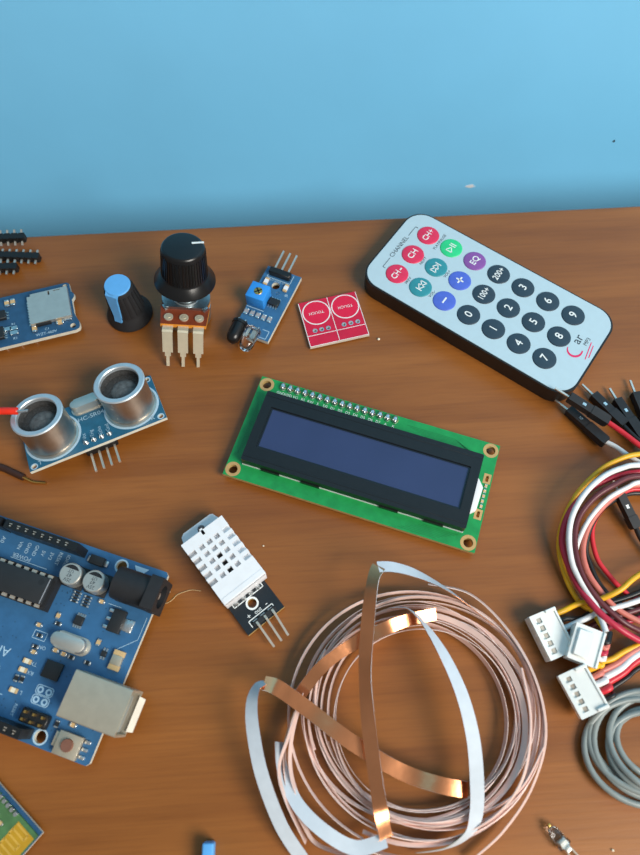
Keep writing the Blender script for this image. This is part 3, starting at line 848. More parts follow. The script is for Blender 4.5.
# ------------------------------------------------------------------ red touch modules
def touch():
    t = thing('touch_sensor_panel', 'flat crimson board of two joined touch pads with white circles', 'sensor', (-3.22, 117.22, 0), (0, 0, 0.2464))
    b = MB(); hl = [(3.2, 6), (5.55, 6), (7.9, 6), (13.5, 6), (15.95, 6), (18.4, 6)]
    b.plate(rect(0, 0, 20.9, 18.2), [circ(x, y, .5, 14) for x, y in hl], 0.5, 1.6, side=1)
    pcb = obj('circuit_board', b, [PCB_R, EDGE], t)
    b = MB()
    for x, y in hl: b.lathe([(0, 0), (.4, .3), (.45, .5), (0, .5)], x, y, 10)
    obj('underside_solder', b, TIN, t)
    b = MB(); zt = 1.64
    for x0, y0, x1, y1 in ((.15, .15, 20.75, .15), (20.75, .15, 20.75, 18.05), (.15, .15, .15, 18.05), (10.45, 0, 10.45, 18.2), (.15, 4.3, 20.75, 4.3)):
        b.line(x0, y0, x1, y1, .2, zt)
    obj('printed_lines', b, SILK, pcb)
    b = MB()
    for x, y in hl: b.ring(x, y, .5, .82, 1.59, 1.645, 20)
    obj('pads', b, TIN, pcb)
    for cx in (5.4, 15.8):
        b = MB(); b.cyl(0, 0, 0, 4.6, .02, 48); a = part_at(obj('touch_pad', b, PCB_RB, t), cx, 13.0, 1.6)
        b = MB(); b.ring(0, 0, 4.55, 4.9, 0, .045, 56); b.text('TOUCH', 1.5, 0, 0, .045, PI); obj('printed_labels', b, SILK, a)


touch()


# ------------------------------------------------------------------ card reader module
def card_reader():
    t = thing('card_reader_module', 'dark blue memory card reader board with a flat silver card slot', 'circuit board', (-107.73, 116.23, 0), (0, 0, 0.2803))
    Z = 3.5
    out = [(-18, 0), (25.6, 0), (26.8, .5), (27.2, 1.4), (27.2, 3.0), (26.3, 5.6), (26.0, 7), (26.0, 12.6), (26.9, 13.8), (27.0, 15.0), (26.1, 16.2), (25.9, 19.6), (25.2, 20.3), (-18, 20.3)]
    b = MB(); b.plate(out, [circ(24.9, 2.0, .95, 18), circ(24.4, 18.9, .8, 18)], 1.9, Z, side=1)
    pcb = obj('circuit_board', b, [PCB_BD, EDGE], t)
    b = MB()
    for k in range(6): b.cyl(-14 + 5 * k, 1.5, 0, .5, 1.9, 10); b.cyl(-14 + 5 * k, 18, 0, .5, 1.9, 10)
    obj('underside_solder', b, TIN, t)
    b = MB(); b.text('WZT-460V', 1.5, 15.8, 1.5, Z + .04); b.text('C1', 1.3, 16.2, 3.1, Z + .04); b.text('R3', 1.3, 5.4, 2.4, Z + .04); b.text('R1', 1.3, 5.4, 8.2, Z + .04)
    obj('printed_labels', b, SILK_D, pcb)
    b = MB(); b.plate([(11.4, 5.2), (25.3, 5.2), (25.3, 17.5), (12.6, 17.5), (12.6, 16.6), (11.4, 16.6)], [rect(18.6, 15.6, 19.2, 17.2), rect(20.6, 16.7, 23, 17.0)], Z + .2, Z + 1.7)
    sl = obj('card_slot', b, STEEL, t)
    b = MB(); b.box(15.6, 5.0, Z + .1, 5.0, .9, 1.2, bev=.1); b.box(18.4, 11.2, Z + .1, 12.6, 11, .3); obj('slot_frame', b, BLACKM, sl)
    b = MB()
    for k in range(9): b.box(11.1, 6.0 + 1.15 * k, Z, .8, .6, .3)
    obj('contacts', b, TIN, sl)
    for x, y, r, m in ((20.9, 4.3, 0, TAN), (12.2, 4.0, PI / 2, TAN), (6.2, 17.0, PI / 2, TAN), (4.2, 17.0, PI / 2, TAN), (5.4, 6.2, 0, TIN), (5.4, 4.4, 0, TIN), (3.6, 6.4, 0, TIN), (23.6, 5.0, 0, TIN)):
        b = MB(); smd(b, 0, 0, 0, 2.6, 1.5, .8); part_at(obj('capacitor' if m is TAN else 'resistor', b, [m, TIN], t), x, y, Z, r)
    b = MB(); sop(b, 1.0, 12.2, Z, 3.4, 5.0, 1.5, 3, PI / 2); obj('voltage_regulator', b, [CHIP, TIN], t)
    b = MB(); sop(b, .2, 5.2, Z, 4.6, 4.0, 1.5, 5, PI / 2); obj('buffer_chip', b, [CHIP, TIN], t)


card_reader()


# ------------------------------------------------------------------ humidity sensor
def humidity():
    t = thing('humidity_sensor', 'white slotted humidity sensor on a small black board with three pins', 'sensor', (-20.53, 22.9, 0), (0, 0, 0.6725))
    b = MB(); b.plate(rect(0, 0, 12.9, 30), [circ(6.2, 6.6, 1.3, 24)], .5, 2.0, side=1)
    pcb = obj('circuit_board', b, [PCB_K, EDGE_T], t)
    b = MB(); zt = 2.04
    b.ring(6.2, 6.6, 1.35, 1.9, 1.99, zt, 28)
    for x0, y0, x1, y1 in ((1.4, 8.6, 11.6, 8.6), (1.4, 8.6, 1.4, 10.2), (11.6, 8.6, 11.6, 10.2), (2.3, 3.0, 10.6, 3.0), (2.3, 1.0, 2.3, 3.0), (10.6, 1.0, 10.6, 3.0)):
        b.line(x0, y0, x1, y1, .26, zt)
    for k in range(3): b.line(3.3 + 2.6 * k, 2.2, 4.8 + 2.6 * k, 2.2, .4, zt)
    b.text('+', 2.2, 3.3, 4.1, zt); b.text('out', 1.7, 6.3, 3.95, zt); b.text('-', 2.4, 9.3, 4.1, zt)
    obj('printed_labels', b, SILK, pcb)
    for k in range(4):
        b = MB(); b.lathe([(0, 1.0), (.4, .9), (.9, 0), (0, 0)], n=12); part_at(obj('solder_joint', b, TIN, t), 2.6 + 2.54 * k, 9.4, 2.0)
    for k, (x0, x1) in enumerate(((4.1, 3.9), (6.9, 6.5), (9.6, 8.9))):
        b = MB(); b.bar((x0, 1.5, 2.5), (x0, .3, 2.8), .7); b.bar((x0, .4, 2.8), (x1, -7.1, 2.6), .62); obj('pin', b, PIN, t)
    b = MB(); b.box(6.8, 1.3, 2.0, 8.0, 1.6, .6, bev=.15, seg=1); obj('header_block', b, BLACKM, t)
    # the slotted case: a lattice lid over a body
    X0, X1, Y0, Y1 = -.3, 14.1, 9.7, 31.4
    b = MB(); b.box((X0 + X1) / 2, (Y0 + Y1) / 2, 2.0, X1 - X0, Y1 - Y0, 5.4, bev=.3)
    cs = obj('case', b, WHITE, t)
    cols = [(X0, 2.1, 's'), (3.4, 5.0, 'h'), (6.0, 7.6, 'h'), (8.6, 10.2, 'h'), (11.6, X1, 's')]
    rows = [16.9, 19.5, 22.1, 24.7, 27.2]; hw = .75
    xs = sorted({X0, X1} | {v for c in cols for v in c[:2]}); ys = sorted({Y0, Y1} | {v + d for v in rows for d in (-hw, hw)})
    def hole(i, j):
        if not (0 <= i < len(xs) - 1 and 0 <= j < len(ys) - 1): return True
        cx, cy = (xs[i] + xs[i + 1]) / 2, (ys[j] + ys[j + 1]) / 2
        return any(a <= cx <= c for a, c, _ in cols) and any(abs(cy - r) < hw for r in rows)
    b = MB(); z0, z1 = 7.3, 9.0
    for i in range(len(xs) - 1):
        for j in range(len(ys) - 1):
            if hole(i, j): continue
            x0, x1, y0, y1 = xs[i], xs[i + 1], ys[j], ys[j + 1]
            b.add([(x0, y0, z1), (x1, y0, z1), (x1, y1, z1), (x0, y1, z1)], [(0, 1, 2, 3)])
            for di, dj, p, q in ((-1, 0, (x0, y1), (x0, y0)), (1, 0, (x1, y0), (x1, y1)), (0, -1, (x0, y0), (x1, y0)), (0, 1, (x1, y1), (x0, y1))):
                if hole(i + di, j + dj):
                    b.add([(*p, z0), (*q, z0), (*q, z1), (*p, z1)], [(0, 1, 2, 3)])
    bmesh.ops.remove_doubles(b.bm, verts=b.bm.verts, dist=.001)
    b.box(6.9, 30.9, 9.0 - 1.2, 1.0, 2.2, 1.2, bev=.1); b.box((X0 + X1) / 2, Y0 + 1.0, 7.4, X1 - X0 - .2, 2.0, 1.7, bev=.3)
    obj('slotted_lid', b, WHITE, cs, angle=20)
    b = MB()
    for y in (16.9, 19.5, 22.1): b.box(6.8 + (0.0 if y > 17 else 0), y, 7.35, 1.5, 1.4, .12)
    obj('vent_hole_shade', b, HOLE_SHADE, cs)  # dark insets paint the shade of the deeper vent openings
    b = MB()
    b.plate([(X0 + .3, 31), (X1 - .3, 31), (X1 - 1.6, 34.9), (X1 - 2.4, 35.3), (X0 + 2.6, 35.3), (X0 + 1.4, 34.6)], [circ(7.2, 33.2, 1.2, 20)], 2.0, 4.6)
    obj('mounting_tab', b, WHITE, cs)


humidity()


# ------------------------------------------------------------------ bluetooth-like wireless module (lower left)
def wireless():
    c = at(39.5, 834, 4.2); u = at(-2, 786.5, 4.2) - c
    a = math.atan2(-u.y, -u.x)           # local -x runs along the long edge out of the picture
    t = thing('wireless_module', 'small green module on a blue board with a gold zigzag antenna', 'circuit board', (c.x, c.y, 0), (0, 0, a))
    # long edge along y = 0, board below it
    b = MB(); b.prism(rect(-36, -15.6, .1, .2), 1.6, 2.6, side=1); obj('base_board', b, [PCB_BD, EDGE], t)
    b = MB()
    for k in range(5): b.cyl(-34 + 2.54 * k, -4, 0, .6, 1.0, 10); b.cyl(-6, -3 - 2.4 * k, 0, .6, 1.0, 10)
    obj('underside_solder', b, TIN, t)
    b = MB(); b.prism(rect(-28, -14.9, -.2, -.8), 2.6, 3.4); md = obj('radio_module', b, PCB_O, t, 'olive green radio module')
    b = MB(); b.box(-3.4, -8.1, 3.4, 6.0, 12.4, .04); obj('antenna_area', b, ANT, md)
    b = MB(); z = 3.5
    y = -2.4
    for k in range(8):
        b.line(-6.2, y, -2.0, y, .5, z); b.line(-2.0 if k % 2 == 0 else -6.2, y, -2.0 if k % 2 == 0 else -6.2, y - 1.4, .5, z); y -= 1.4
    obj('antenna_trace', b, mat('pale_gold_trace', (216, 172, 74), 0.45, 0.3), md)
    b = MB(); b.cyl(0, 0, 0, .55, .5, 12); b.box(0, .25, -.8, .9, .5, 1.1)
    p = part_at(obj('edge_pad', b, TIN, md), -8.2, -1.3, 3.4)
    for k in range(1, 12): inst(p, md, -1.5 * k)
    b = MB(); b.box(-17, -8, 3.4, 6.5, 6.5, 1.1, bev=.12); obj('radio_chip', b, CHIP, md)
    b = MB()
    for x, y in ((-9.5, -5), (-9.5, -7.4), (-11.6, -4.6), (-12, -11), (-10, -10)): smd(b, x, y, 3.4, 1.5, .8, .6, PI / 2 * (x < -10))
    obj('resistors', b, [TAN, TIN], md)


wireless()


# ------------------------------------------------------------------ pin header strips (upper left)
def pin_strip(label, p_end, p_in, n, zc, roll):
    """A strip from its right end going left out of the picture."""
    a = at(*p_end, zc); c = at(*p_in, zc); ang = math.atan2(a.y - c.y, a.x - c.x)
    t = thing('pin_header', label, 'pin header', (a.x, a.y, 0), (0, 0, ang), 'black pin header strips')
    for k in range(n):
        b = MB(); b.prism([(-1.27, -.9), (-.9, -1.27), (.9, -1.27), (1.27, -.9), (1.27, .9), (.9, 1.27), (-.9, 1.27), (-1.27, .9)], 0, 2.5)
        if k == 0:
            m0 = part_at(obj('plastic_block', b, BLACK, t), -1.27, 0, zc - 1.25)
        else:
            b.bm.free(); inst(m0, t, -2.54 * k)
    b = MB(); cs, sn = math.cos(roll), math.sin(roll)
    b.bar((0, -2.7 * cs, -2.7 * sn), (0, 2.9 * cs, 2.9 * sn), .62)
    p0 = part_at(obj('pin', b, STEEL, t), -1.27, 0, zc)
    for k in range(1, n): inst(p0, t, -2.54 * k)
    return t


pin_strip('black pin header strip nearest the blue wall, rearmost of three', (25.5, 237.5), (0, 238.5), 6, 3.6, .5)
pin_strip('longest black pin header strip, middle one of three', (40, 257.5), (0, 256), 8, 1.9, .12)
pin_strip('short black pin header strip nearest the card reader board', (18, 267.5), (0, 268), 5, 1.9, .1)


# ------------------------------------------------------------------ loose wire ends on the left
b0 = thing('stripped_wire', 'bright red wire with bare tip lying over the ultrasonic sensor rim', 'wire')
b = MB(); b.tube(smooth(path((-95, 470, 1.3), (-60, 430, 6), (-30, 413, 15.5), (0, 411, 17.9), (17, 411, 18.2))), 1.15, 12); obj('insulation', b, W_REDB, b0)
b = MB(); b.tube(path((15, 411, 18.2), (20, 411.6, 18.2), (28.5, 410.5, 18.1)), .5, 8, .42); obj('bare_tip', b, TIN, b0, 'bare tinned wire tip')
b0 = thing('stripped_wire', 'dark brown wire with bare copper tip on the table below the ultrasonic sensor', 'wire')
b = MB(); b.tube(smooth(path((-40, 456, 1.2), (0, 467, 1.2), (12, 472, 1.3), (24, 477.5, 1.2))), 1.1, 12); obj('insulation', b, W_BRN, b0)
b = MB(); b.tube(smooth(path((23, 477, 1.2), (28, 479.5, .9), (34, 482, .6), (46, 483, .5))), .55, 8, .35); obj('bare_tip', b, GOLD, b0, 'bare copper wire tip')


# ------------------------------------------------------------------ copper tape coil
def tape():
    t = thing('copper_tape_coil', 'tangled coil of copper foil tape with white backing paper', 'copper tape', (27, 3, 0))
    org = Vector((27, 3, 0)); rnd = random.Random(11)

    def noise(per, amp):
        k = [(rnd.uniform(.6, 1.4) * 2 * PI / per, rnd.uniform(0, 2 * PI), rnd.uniform(.5, 1)) for _ in range(3)]
        return lambda x: amp * sum(w * math.sin(fq * x + ph) for fq, ph, w in k) / 1.6
    def coil(turns, r_list, seed, width, a0=0.0, zb=2.4):
        nonlocal rnd
        rnd = random.Random(seed)
        nx, ny, nr, nt, nz = noise(2.3, 2.2), noise(2.7, 2.0), noise(.9, 1.1), noise(1.6, .75), noise(1.3, .9)
        pts, sides = [], []
        N = int(turns * 72)
        for i in range(N + 1):
            v = i / 72; k = int(v); fr = v - k
            r = r_list[k % len(r_list)] * (1 - fr) + r_list[(k + 1) % len(r_list)] * fr
            a = a0 + 2 * PI * v
            r += nr(v) ; ca, sa = math.cos(a), math.sin(a)
            til = nt(v) + .15
            p = Vector((nx(v) + r * 1.03 * ca, ny(v) + r * .97 * sa, zb + abs(nz(v)) * 1.6 + (v / turns) * 2.0))
            sd = Vector((ca * math.sin(til), sa * math.sin(til), math.cos(til)))
            pts.append(p); sides.append(sd)
            lowest = p.z - abs(sd.z) * width / 2
            if lowest < .1: p.z += .1 - lowest
        return pts, sides
    specs = [((24, 29, 26, 31, 23.5, 28, 33, 25), 5, 1.4, 5), ((30, 27, 32, 29, 25, 31), 4, 1.25, 21), ((33.5, 28, 34, 31), 3, 1.1, 33), ((22, 25, 23.5, 27, 22.5), 3, 1.7, 47)]
    for rl, turns, w, sd in specs:
        b = MB(); p, s = coil(turns, rl, sd, w, sd * .7); b.ribbon(p, s, w, .14, (0, 1, 1))
        obj('coiled_turns', b, [COPPEL, BACKP], t)

    def strip(name, pts, w, face, twist=None, flip=False, lab=None, pale=False):
        P = smooth([at(*q[:3]) - org for q in pts], 12); n = len(P); sides = []
        tw = [q[3] if len(q) > 3 else 0.0 for q in pts]
        for i, p in enumerate(P):
            u = i / 12; k = min(int(u), len(pts) - 2); a = tw[k] + (tw[k + 1] - tw[k]) * (u - k)
            if not pale and not flip: a += .2 * math.sin(.24 * i + len(pts))
            d = (P[min(i + 1, n - 1)] - P[max(i - 1, 0)]).normalized()
            h_ = d.cross(Vector((0, 0, 1))).normalized(); v_ = h_.cross(d)
            sides.append(h_ * math.cos(a) + v_ * math.sin(a))
        b = MB(); b.ribbon(P, sides, w, .2, (0, 1, 1) if not flip else (1, 0, 0))
        obj(name, b, [COPPEL if pale else COPPER, face], t, lab)
    # mats: with side x travel pointing up the first slot is on top
    strip('loose_strip', [(302, 858, 2.5, .35), (281, 825, 6, .3), (262, 775, 10, .25), (253, 730, 12, .3), (252, 703, 12.6, .5), (257, 687, 12.8, .9), (265, 683, 12.6, 1.2)], 3.6, BACK, flip=True, lab='pale backing paper side of the tape curving round the coil')
    strip('loose_strip', [(264, 683, 12.6, .3), (278, 688, 12, .1), (305, 707, 10.5, 0), (350, 741, 8.6, 0), (400, 771, 6.6, 0), (440, 785, 5.4, 0), (468, 790, 4.6, 0)], 4.0, BACK, lab='bright copper strip crossing the coil sideways')
    strip('loose_strip', [(379, 566, 17.5, -.2), (373, 580, 17.2, -.4), (368, 620, 15.4, -.45), (365, 670, 13.6, -.4), (368, 720, 12.2, -.4), (375, 775, 10.6, -.3), (381, 812, 9.0, .1), (386, 838, 6.6, .25)], 3.7, BACK, lab='copper strip crossing the coil lengthwise')
    strip('loose_strip', [(378, 567, 17.5, .35), (392, 567, 16.2, .4), (412, 572, 13.5, .6), (436, 583, 9.5, 1.0), (462, 600, 5.5, 1.25), (492, 625, 3.5, 1.45)], 3.4, BACK, flip=True)
    strip('loose_strip', [(392, 608, 9, 1.35), (408, 609, 10.5, 1.3), (424, 624, 12, 1.1), (444, 655, 13, .6), (462, 695, 13, .3), (473, 738, 12, .1), (477, 782, 9.5, 0), (476, 815, 6.5, .2), (468, 834, 5, .9), (446, 848, 4, 1.3), (415, 853, 3, 1.4)], 3.6, BACK, flip=True, lab='white backing paper side of the tape standing over the coil')
    strip('loose_strip', [(292, 706, 5.5, -.6), (318, 671, 8.2, -.3), (345, 649, 9.6, -.2), (380, 631, 9.8, -.2), (408, 620, 8.8, -.3), (436, 614, 7.0, -.7)], 3.5, BACK)
    strip('loose_strip', [(279, 742, 3.5, .9), (283, 772, 5, .6), (298, 805, 6.6, .3), (325, 832, 7, .1), (356, 848, 6.4, .1), (386, 840, 6.4, .1)], 3.4, BACK, flip=True)
    strip('loose_strip', [(300, 700, 3, 1.3), (285, 745, 4, 1.3), (288, 790, 5, 1.2), (304, 826, 5, 1.2), (318, 845, 4, 1.3), (352, 857, 3, 1.3)], 2.4, BACKP, flip=True)
    for pts in ([(428, 584, 4, 1.2), (470, 594, 5, 1.1), (508, 630, 6, 1.0), (536, 680, 6, 1.0), (546, 735, 5, 1.0), (532, 788, 4, 1.1), (503, 832, 3, 1.1), (470, 862, 2.5, 1.2)],
                [(522, 668, 6, 1.1), (531, 720, 7, 1.0), (524, 775, 7, 1.0), (500, 812, 6, 1.1), (462, 835, 4, 1.2), (420, 842, 3, 1.2), (386, 831, 3, 1.3)],
                [(544, 748, 5, 1.1), (520, 790, 5, 1.1), (478, 815, 4, 1.1), (430, 824, 4, 1.2), (388, 820, 4, 1.2), (346, 800, 3, 1.2)],
                [(326, 650, 5, 1.2), (300, 705, 6, 1.1), (290, 760, 6, 1.1), (303, 805, 5, 1.1), (340, 838, 4, 1.2), (392, 856, 3, 1.2), (450, 864, 3, 1.2)],
                [(301, 700, 7, 1.2), (288, 738, 8, 1.2), (279, 768, 8, 1.2), (286, 800, 7, 1.2), (306, 842, 4, 1.2)]):
        strip('loose_turn', pts, 1.7, BACKP, pale=True)


tape()


# ------------------------------------------------------------------ grey cable coil
def grey_coil():
    b = MB(); rnd = random.Random(4); c = Vector((89, -6, 0)); pts = []
    radii = [16.6, 12.2, 16.0, 13.4, 17.0, 11.2, 15.0, 12.8, 16.2]
    T = 8
    for i in range(T * 48 + 1):
        v = i / 48; k = int(v); fr = v - k; a = 2 * PI * v + 2.6
        sm = fr * fr * (3 - 2 * fr)
        r = radii[k] * (1 - sm) + radii[min(k + 1, len(radii) - 1)] * sm
        ox = 1.7 * math.sin(v * 2.7); oy = 2.2 * math.cos(v * 2.3)
        lay = (1.1 * (k % 4) * .95 + .9 * (1 + math.sin(a + v)) * (k > 0)) * (1 - .75 * max(0, math.cos(a - 2.35)))
        z = 1.1 + lay
        pts.append(Vector((c.x + ox + r * math.cos(a), c.y + oy * .8 + r * .80 * math.sin(a), max(1.05, z))))
    b.tube(pts, .85, 10)
    tag(obj('coiled_cable', b, W_GREY), 'coil of smooth grey cable on the table below the white plugs', 'cable')


grey_coil()


# ------------------------------------------------------------------ plug cables
def plug_housing(parent, p0, p1, depth_dir, thick, windows=True, name='plug_housing'):
    """White 5-way plug: long edge p0-p1 is the mating edge, depth_dir leads to the wires."""
    p0, p1 = Vector(p0), Vector(p1); u = p1 - p0; L = u.length; u.normalize()
    v = Vector(depth_dir); v = (v - u * v.dot(u)).normalized(); w = u.cross(v)
    if w.z < 0: w = -w
    D = 8.0; pad = 0.9
    M = Matrix.Identity(4)
    for i, ax in enumerate((u, v, w)):
        for j in range(3): M[j][i] = ax[j]
    M.translation = p0
    pitch = (L - 2 * pad) / 5
    hol = [rect(pad + pitch * k + .35, 1.1, pad + pitch * (k + 1) - .35, 2.9) for k in range(5)]
    b = MB(); b.M = M
    b.box(L / 2, D / 2, -thick, L, D, thick - .55, bev=.15, seg=1)
    b.plate(rr(0, 0, L, D, .25, 2), hol if windows else [], -.6, 0)
    if windows:
        for x in (.45, L - .45): b.box(x, D - 1.6, -.02, .9, 3.2, .75, bev=.15, seg=1)
    else:
        b.box(L / 2, 3.2, -.02, L - 2.4, 4.6, .8, bev=.35, seg=1)
    b.box(L / 2, D - .35, -thick - .5, L, .7, thick + .9, bev=.15, seg=1)
    h = obj(name, b, WHITEG, parent)
    b = MB(); b.M = M
    for k in range(5): b.box(pad + pitch * (k + .5), 2.2, -.57 if windows else -thick + .2, pitch - .9, .9, .2)
    obj('contacts', b, PIN, h)
    b = MB(); b.M = M
    for k in range(5): b.box(pad + pitch * (k + .5), .02, -thick + 1.2, pitch - .8, .1, thick - 2.2)
    obj('mating_holes', b, CREAM, h)
    outs = [M @ Vector((pad + pitch * (k + .5), D, -thick / 2)) for k in range(5)]
    return outs, v


def wire(parent, pts, m, r=.8, n=6, name='wire'):
    b = MB(); b.tube(smooth(pts, n), r, 10); return obj(name, b, m, parent)


def jumper_end(parent, tip, neck, end, w=2.6):
    """Black crimp housing with a pin: tip, where the pin leaves the housing, where the wire leaves it."""
    tip, neck, end = Vector(tip), Vector(neck), Vector(end); d = (end - neck).normalized()
    b = MB(); b.bar(neck, end, w, w); b.bar(neck + d * 8, end - d * .4, w + .35, w + .35)
    h = obj('jumper_plug', b, BLACKM, parent)
    b = MB(); b.bar(tip, neck + d, .62); obj('pin', b, STEEL, h)
    s = d.cross(Vector((0, 0, 1))).normalized(); n_ = s.cross(d)
    if n_.z < 0: n_ = -n_
    b = MB(); b.bar(neck + d * 4.4 + n_ * (w / 2), neck + d * 5.6 + n_ * (w / 2), .9, .12); obj('latch_window', b, TIN, h)


# cable whose plug lies flat at the left
ca = thing('plug_cable', 'five wire cable whose white plug lies flat beside the copper tape', 'cable', (0, 0, 0))
outs, v = plug_housing(ca, at(529, 617, 6.0), at(551, 661, 6.0), at(556, 605, 6.0) - at(529, 617, 6.0), 5.0)
wire(ca, [outs[0], outs[0] + v * 3] + path((578, 604, 2.5), (598, 600, 4), (620, 590, 6), (642, 573, 6), (700, 545, 3)), W_YEL)
wire(ca, [outs[1], outs[1] + v * 2.5] + path((582, 618, 2), (600, 606, 2), (640, 592, 2), (700, 560, 1.5)), W_BLK)
wire(ca, [outs[2], outs[2] + v * 2.5] + path((583, 620, 4), (604, 611, 3.4), (640, 600, 3), (700, 575, 2)), W_WHITE)
wire(ca, [outs[3], outs[3] + v * 2.5] + path((585, 629, 2), (606, 620, 1.8), (640, 609, 1.5), (700, 590, 1.5)), W_MAR)
wire(ca, [outs[4], outs[4] + v * 2.5] + path((592, 640, 1.2), (608, 628, 1.2), (640, 618, 1), (700, 600, 1)), W_CRIM)
# inside the ring: one jumper end of this cable
jumper_end(ca, at(612, 478, 6), at(618, 492, 5), at(636, 528, 3))
wire(ca, path((636, 528, 3), (645, 545, 2.5), (675, 580, 2), (700, 590, 1.5)), W_BLK)

# cable whose plug stands on edge in front
cb = thing('plug_cable', 'five wire cable whose white plug is nearest the grey cable coil', 'cable', (0, 0, 0))
outs, v = plug_housing(cb, at(558, 676, 7.6), at(582, 720, 8.2), at(585, 658, 9.4) - at(558, 676, 7.6), 6.2)
wire(cb, [outs[0], outs[0] + v * 3] + path((596, 663, 4.5), (612, 659, 4.5), (632, 648, 4), (700, 620, 2)), W_YEL)
wire(cb, [outs[1], outs[1] + v * 3] + path((600, 672, 4.5), (618, 663, 4.5), (640, 648, 4), (700, 622, 3)), W_PINK)
wire(cb, [outs[2], outs[2] + v * 3] + path((602, 679, 4.5), (620, 669, 4.5), (642, 652, 4), (700, 627, 3)), W_WHITE, .95)
wire(cb, [outs[3], outs[3] + v * 3] + path((606, 684, 4.2), (623, 673, 4.2), (642, 658, 3.8), (700, 632, 3)), W_RED, .95)
wire(cb, [outs[4], outs[4] + v * 3] + path((610, 690, 3.8), (627, 678, 3.8), (643, 666, 3.4), (700, 640, 3)), W_BLK, .6)

# cable whose plug is turned away, with the big ring of wires and the jumper ends
cc = thing('plug_cable', 'cable ring of mixed wires with black jumper ends, plug turned towards the ring', 'cable', (0, 0, 0))
outs, v = plug_housing(cc, at(567, 657, 8.6), at(577, 622, 9.4), at(598, 648, 9.6) - at(567, 657, 8.6), 5.5, windows=False)
outs_c = outs
ring = {
    'yellow': (W_YEL, .8, [(604, 629, 6), (592, 612, 2.4), (579, 602, 1.6), (566, 578, 2), (559, 548, 3), (563, 522, 5), (577, 494, 7), (598, 472, 8), (616, 461, 8), (640, 454, 8), (700, 452, 3)]),
    'white': (W_WHITE, .85, [(606, 632, 7), (596, 606, 6), (580, 580, 6.6), (572, 562, 7), (569, 537, 8), (573, 514, 9), (586, 492, 10), (604, 476, 10.4), (622, 468, 10), (640, 465, 9.4), (700, 466, 4)]),
    'crimson': (W_CRIM, .95, [(640, 641, 5), (620, 629, 7), (597, 610, 7), (579, 587, 5), (567, 562, 5), (562, 540, 5.4), (567, 518, 6.4), (580, 498, 7), (602, 482, 7.4), (640, 472, 6), (700, 476, 3)]),
    'maroon': (W_MAR, .85, [(640, 631, 4), (622, 621, 6), (598, 599, 6.6), (582, 574, 7), (575, 545, 7.4), (578, 520, 8.2), (592, 500, 9), (612, 486, 9.4), (640, 476, 8), (700, 486, 3)]),
    'red': (W_PINK, .85, [(640, 622, 2.5), (616, 608, 3), (598, 588, 3.6), (587, 570, 4), (583, 550, 4.4), (588, 528, 5.4), (600, 510, 6), (618, 494, 6.2), (640, 485, 6), (700, 496, 3)]),
    'scarlet': (W_RED, .75, [(700, 610, 1.2), (640, 600, 1.4), (621, 588, 1.6), (608, 574, 2), (597, 558, 2.4), (592, 534, 3.4), (597, 516, 4), (614, 499, 4.4), (640, 489, 4), (700, 505, 3)]),
    'pale': (W_WHITE, .75, [(607, 634, 5), (600, 618, 3), (584, 586, 4), (577, 560, 4.4), (577, 545, 5), (588, 521, 6), (606, 500, 7.4), (626, 488, 7.6), (645, 482, 7), (700, 490, 3)]),
    'black': (W_BLK, .8, [(640, 611, 1.2), (618, 603, 1.6), (600, 585, 2), (590, 564, 2.4), (586, 548, 3), (592, 524, 4), (608, 504, 4.6), (640, 493, 3), (700, 512, 2)]),
}
for nm, (m, r, pts) in ring.items():
    wire(cc, path(*pts), m, r)
for k in range(5):
    q = at(603 + 1.8 * k, 652 - 5 * k, 6.5)
    wire(cc, [outs_c[k], outs_c[k] + v * 1.6, q], (W_YEL, W_WHITE, W_CRIM, W_PINK, W_BLK)[k], .75)
for tip, neck, end in (((555, 400, 1.4), (568, 410, 1.6), (606, 443, 3.4)), ((555, 388, 9.0), (569, 397, 8.4), (608, 422, 6.6)),
                       ((582, 384.5, 1.6), (593, 395, 1.8), (624, 425, 3.0)), ((609.5, 388.5, 1.6), (616.5, 400, 1.8), (642, 438, 3.4)),
                       ((630, 380.5, 1.6), (635, 393.5, 1.8), (651, 432, 2.6))):
    jumper_end(cc, at(*tip), at(*neck), at(*end), 2.75)
wire(cc, path((604, 441, 3.3), (616, 447, 4.5), (632, 458, 6.5), (660, 474, 6), (700, 500, 3)), W_WHITE, .8)
wire(cc, path((606, 421, 6.7), (622, 432, 7), (642, 447, 7.5), (670, 464, 6), (700, 490, 3)), W_RED, .85)
wire(cc, path((622, 424, 3), (636, 438, 4), (660, 456, 4), (700, 480, 3)), W_BLK, .8)
wire(cc, path((641, 437, 3.4), (655, 452, 4), (700, 478, 3)), W_MAR, .8)
wire(cc, path((650, 430, 2.6), (662, 446, 3), (700, 474, 3)), W_YEL, .8)

# ------------------------------------------------------------------ small clear led and blue peg at the front
def led():
    a = at(550, 827.5, 2.2); c = at(570, 851, 2.2); d = c - a
    t = thing('clear_led', 'tiny clear glass led lying on its side with two wire leads', 'led', (a.x, a.y, 0), (0, 0, math.atan2(d.y, d.x)))
    b = MB(); b.M = Matrix.Translation((0, 0, 1.9)) @ Matrix.Rotation(PI / 2, 4, 'Y')
    b.lathe([(0, 0), (.8, .25), (1.4, 1.0), (1.55, 2), (1.55, 4.4), (1.85, 4.5), (1.85, 5.3), (0, 5.3)], n=28); obj('lens', b, CLEAR, t)
    b = MB(); b.box(4.4, 0, 1.2, 2.2, 2.0, 1.4, bev=.4); b.box(6.2, .0, 1.3, 1.4, 1.8, 1.2, bev=.4); obj('inner_cup', b, STEEL, t)
    b = MB(); b.lathe([(0, 0), (.45, .3), (.45, .9), (0, 1.2)], 0, 0, 12)
    part_at(obj('solder_bead', b, GOLD, t), -.4, .2, 1.3)
    for s in (-1, 1):
        b = MB(); b.tube([(5.2, s * .6, 1.9), (9, s * .9, 1.4), (24, s * 1.4, .5)], .27, 8); obj('lead', b, PIN, t)


led()

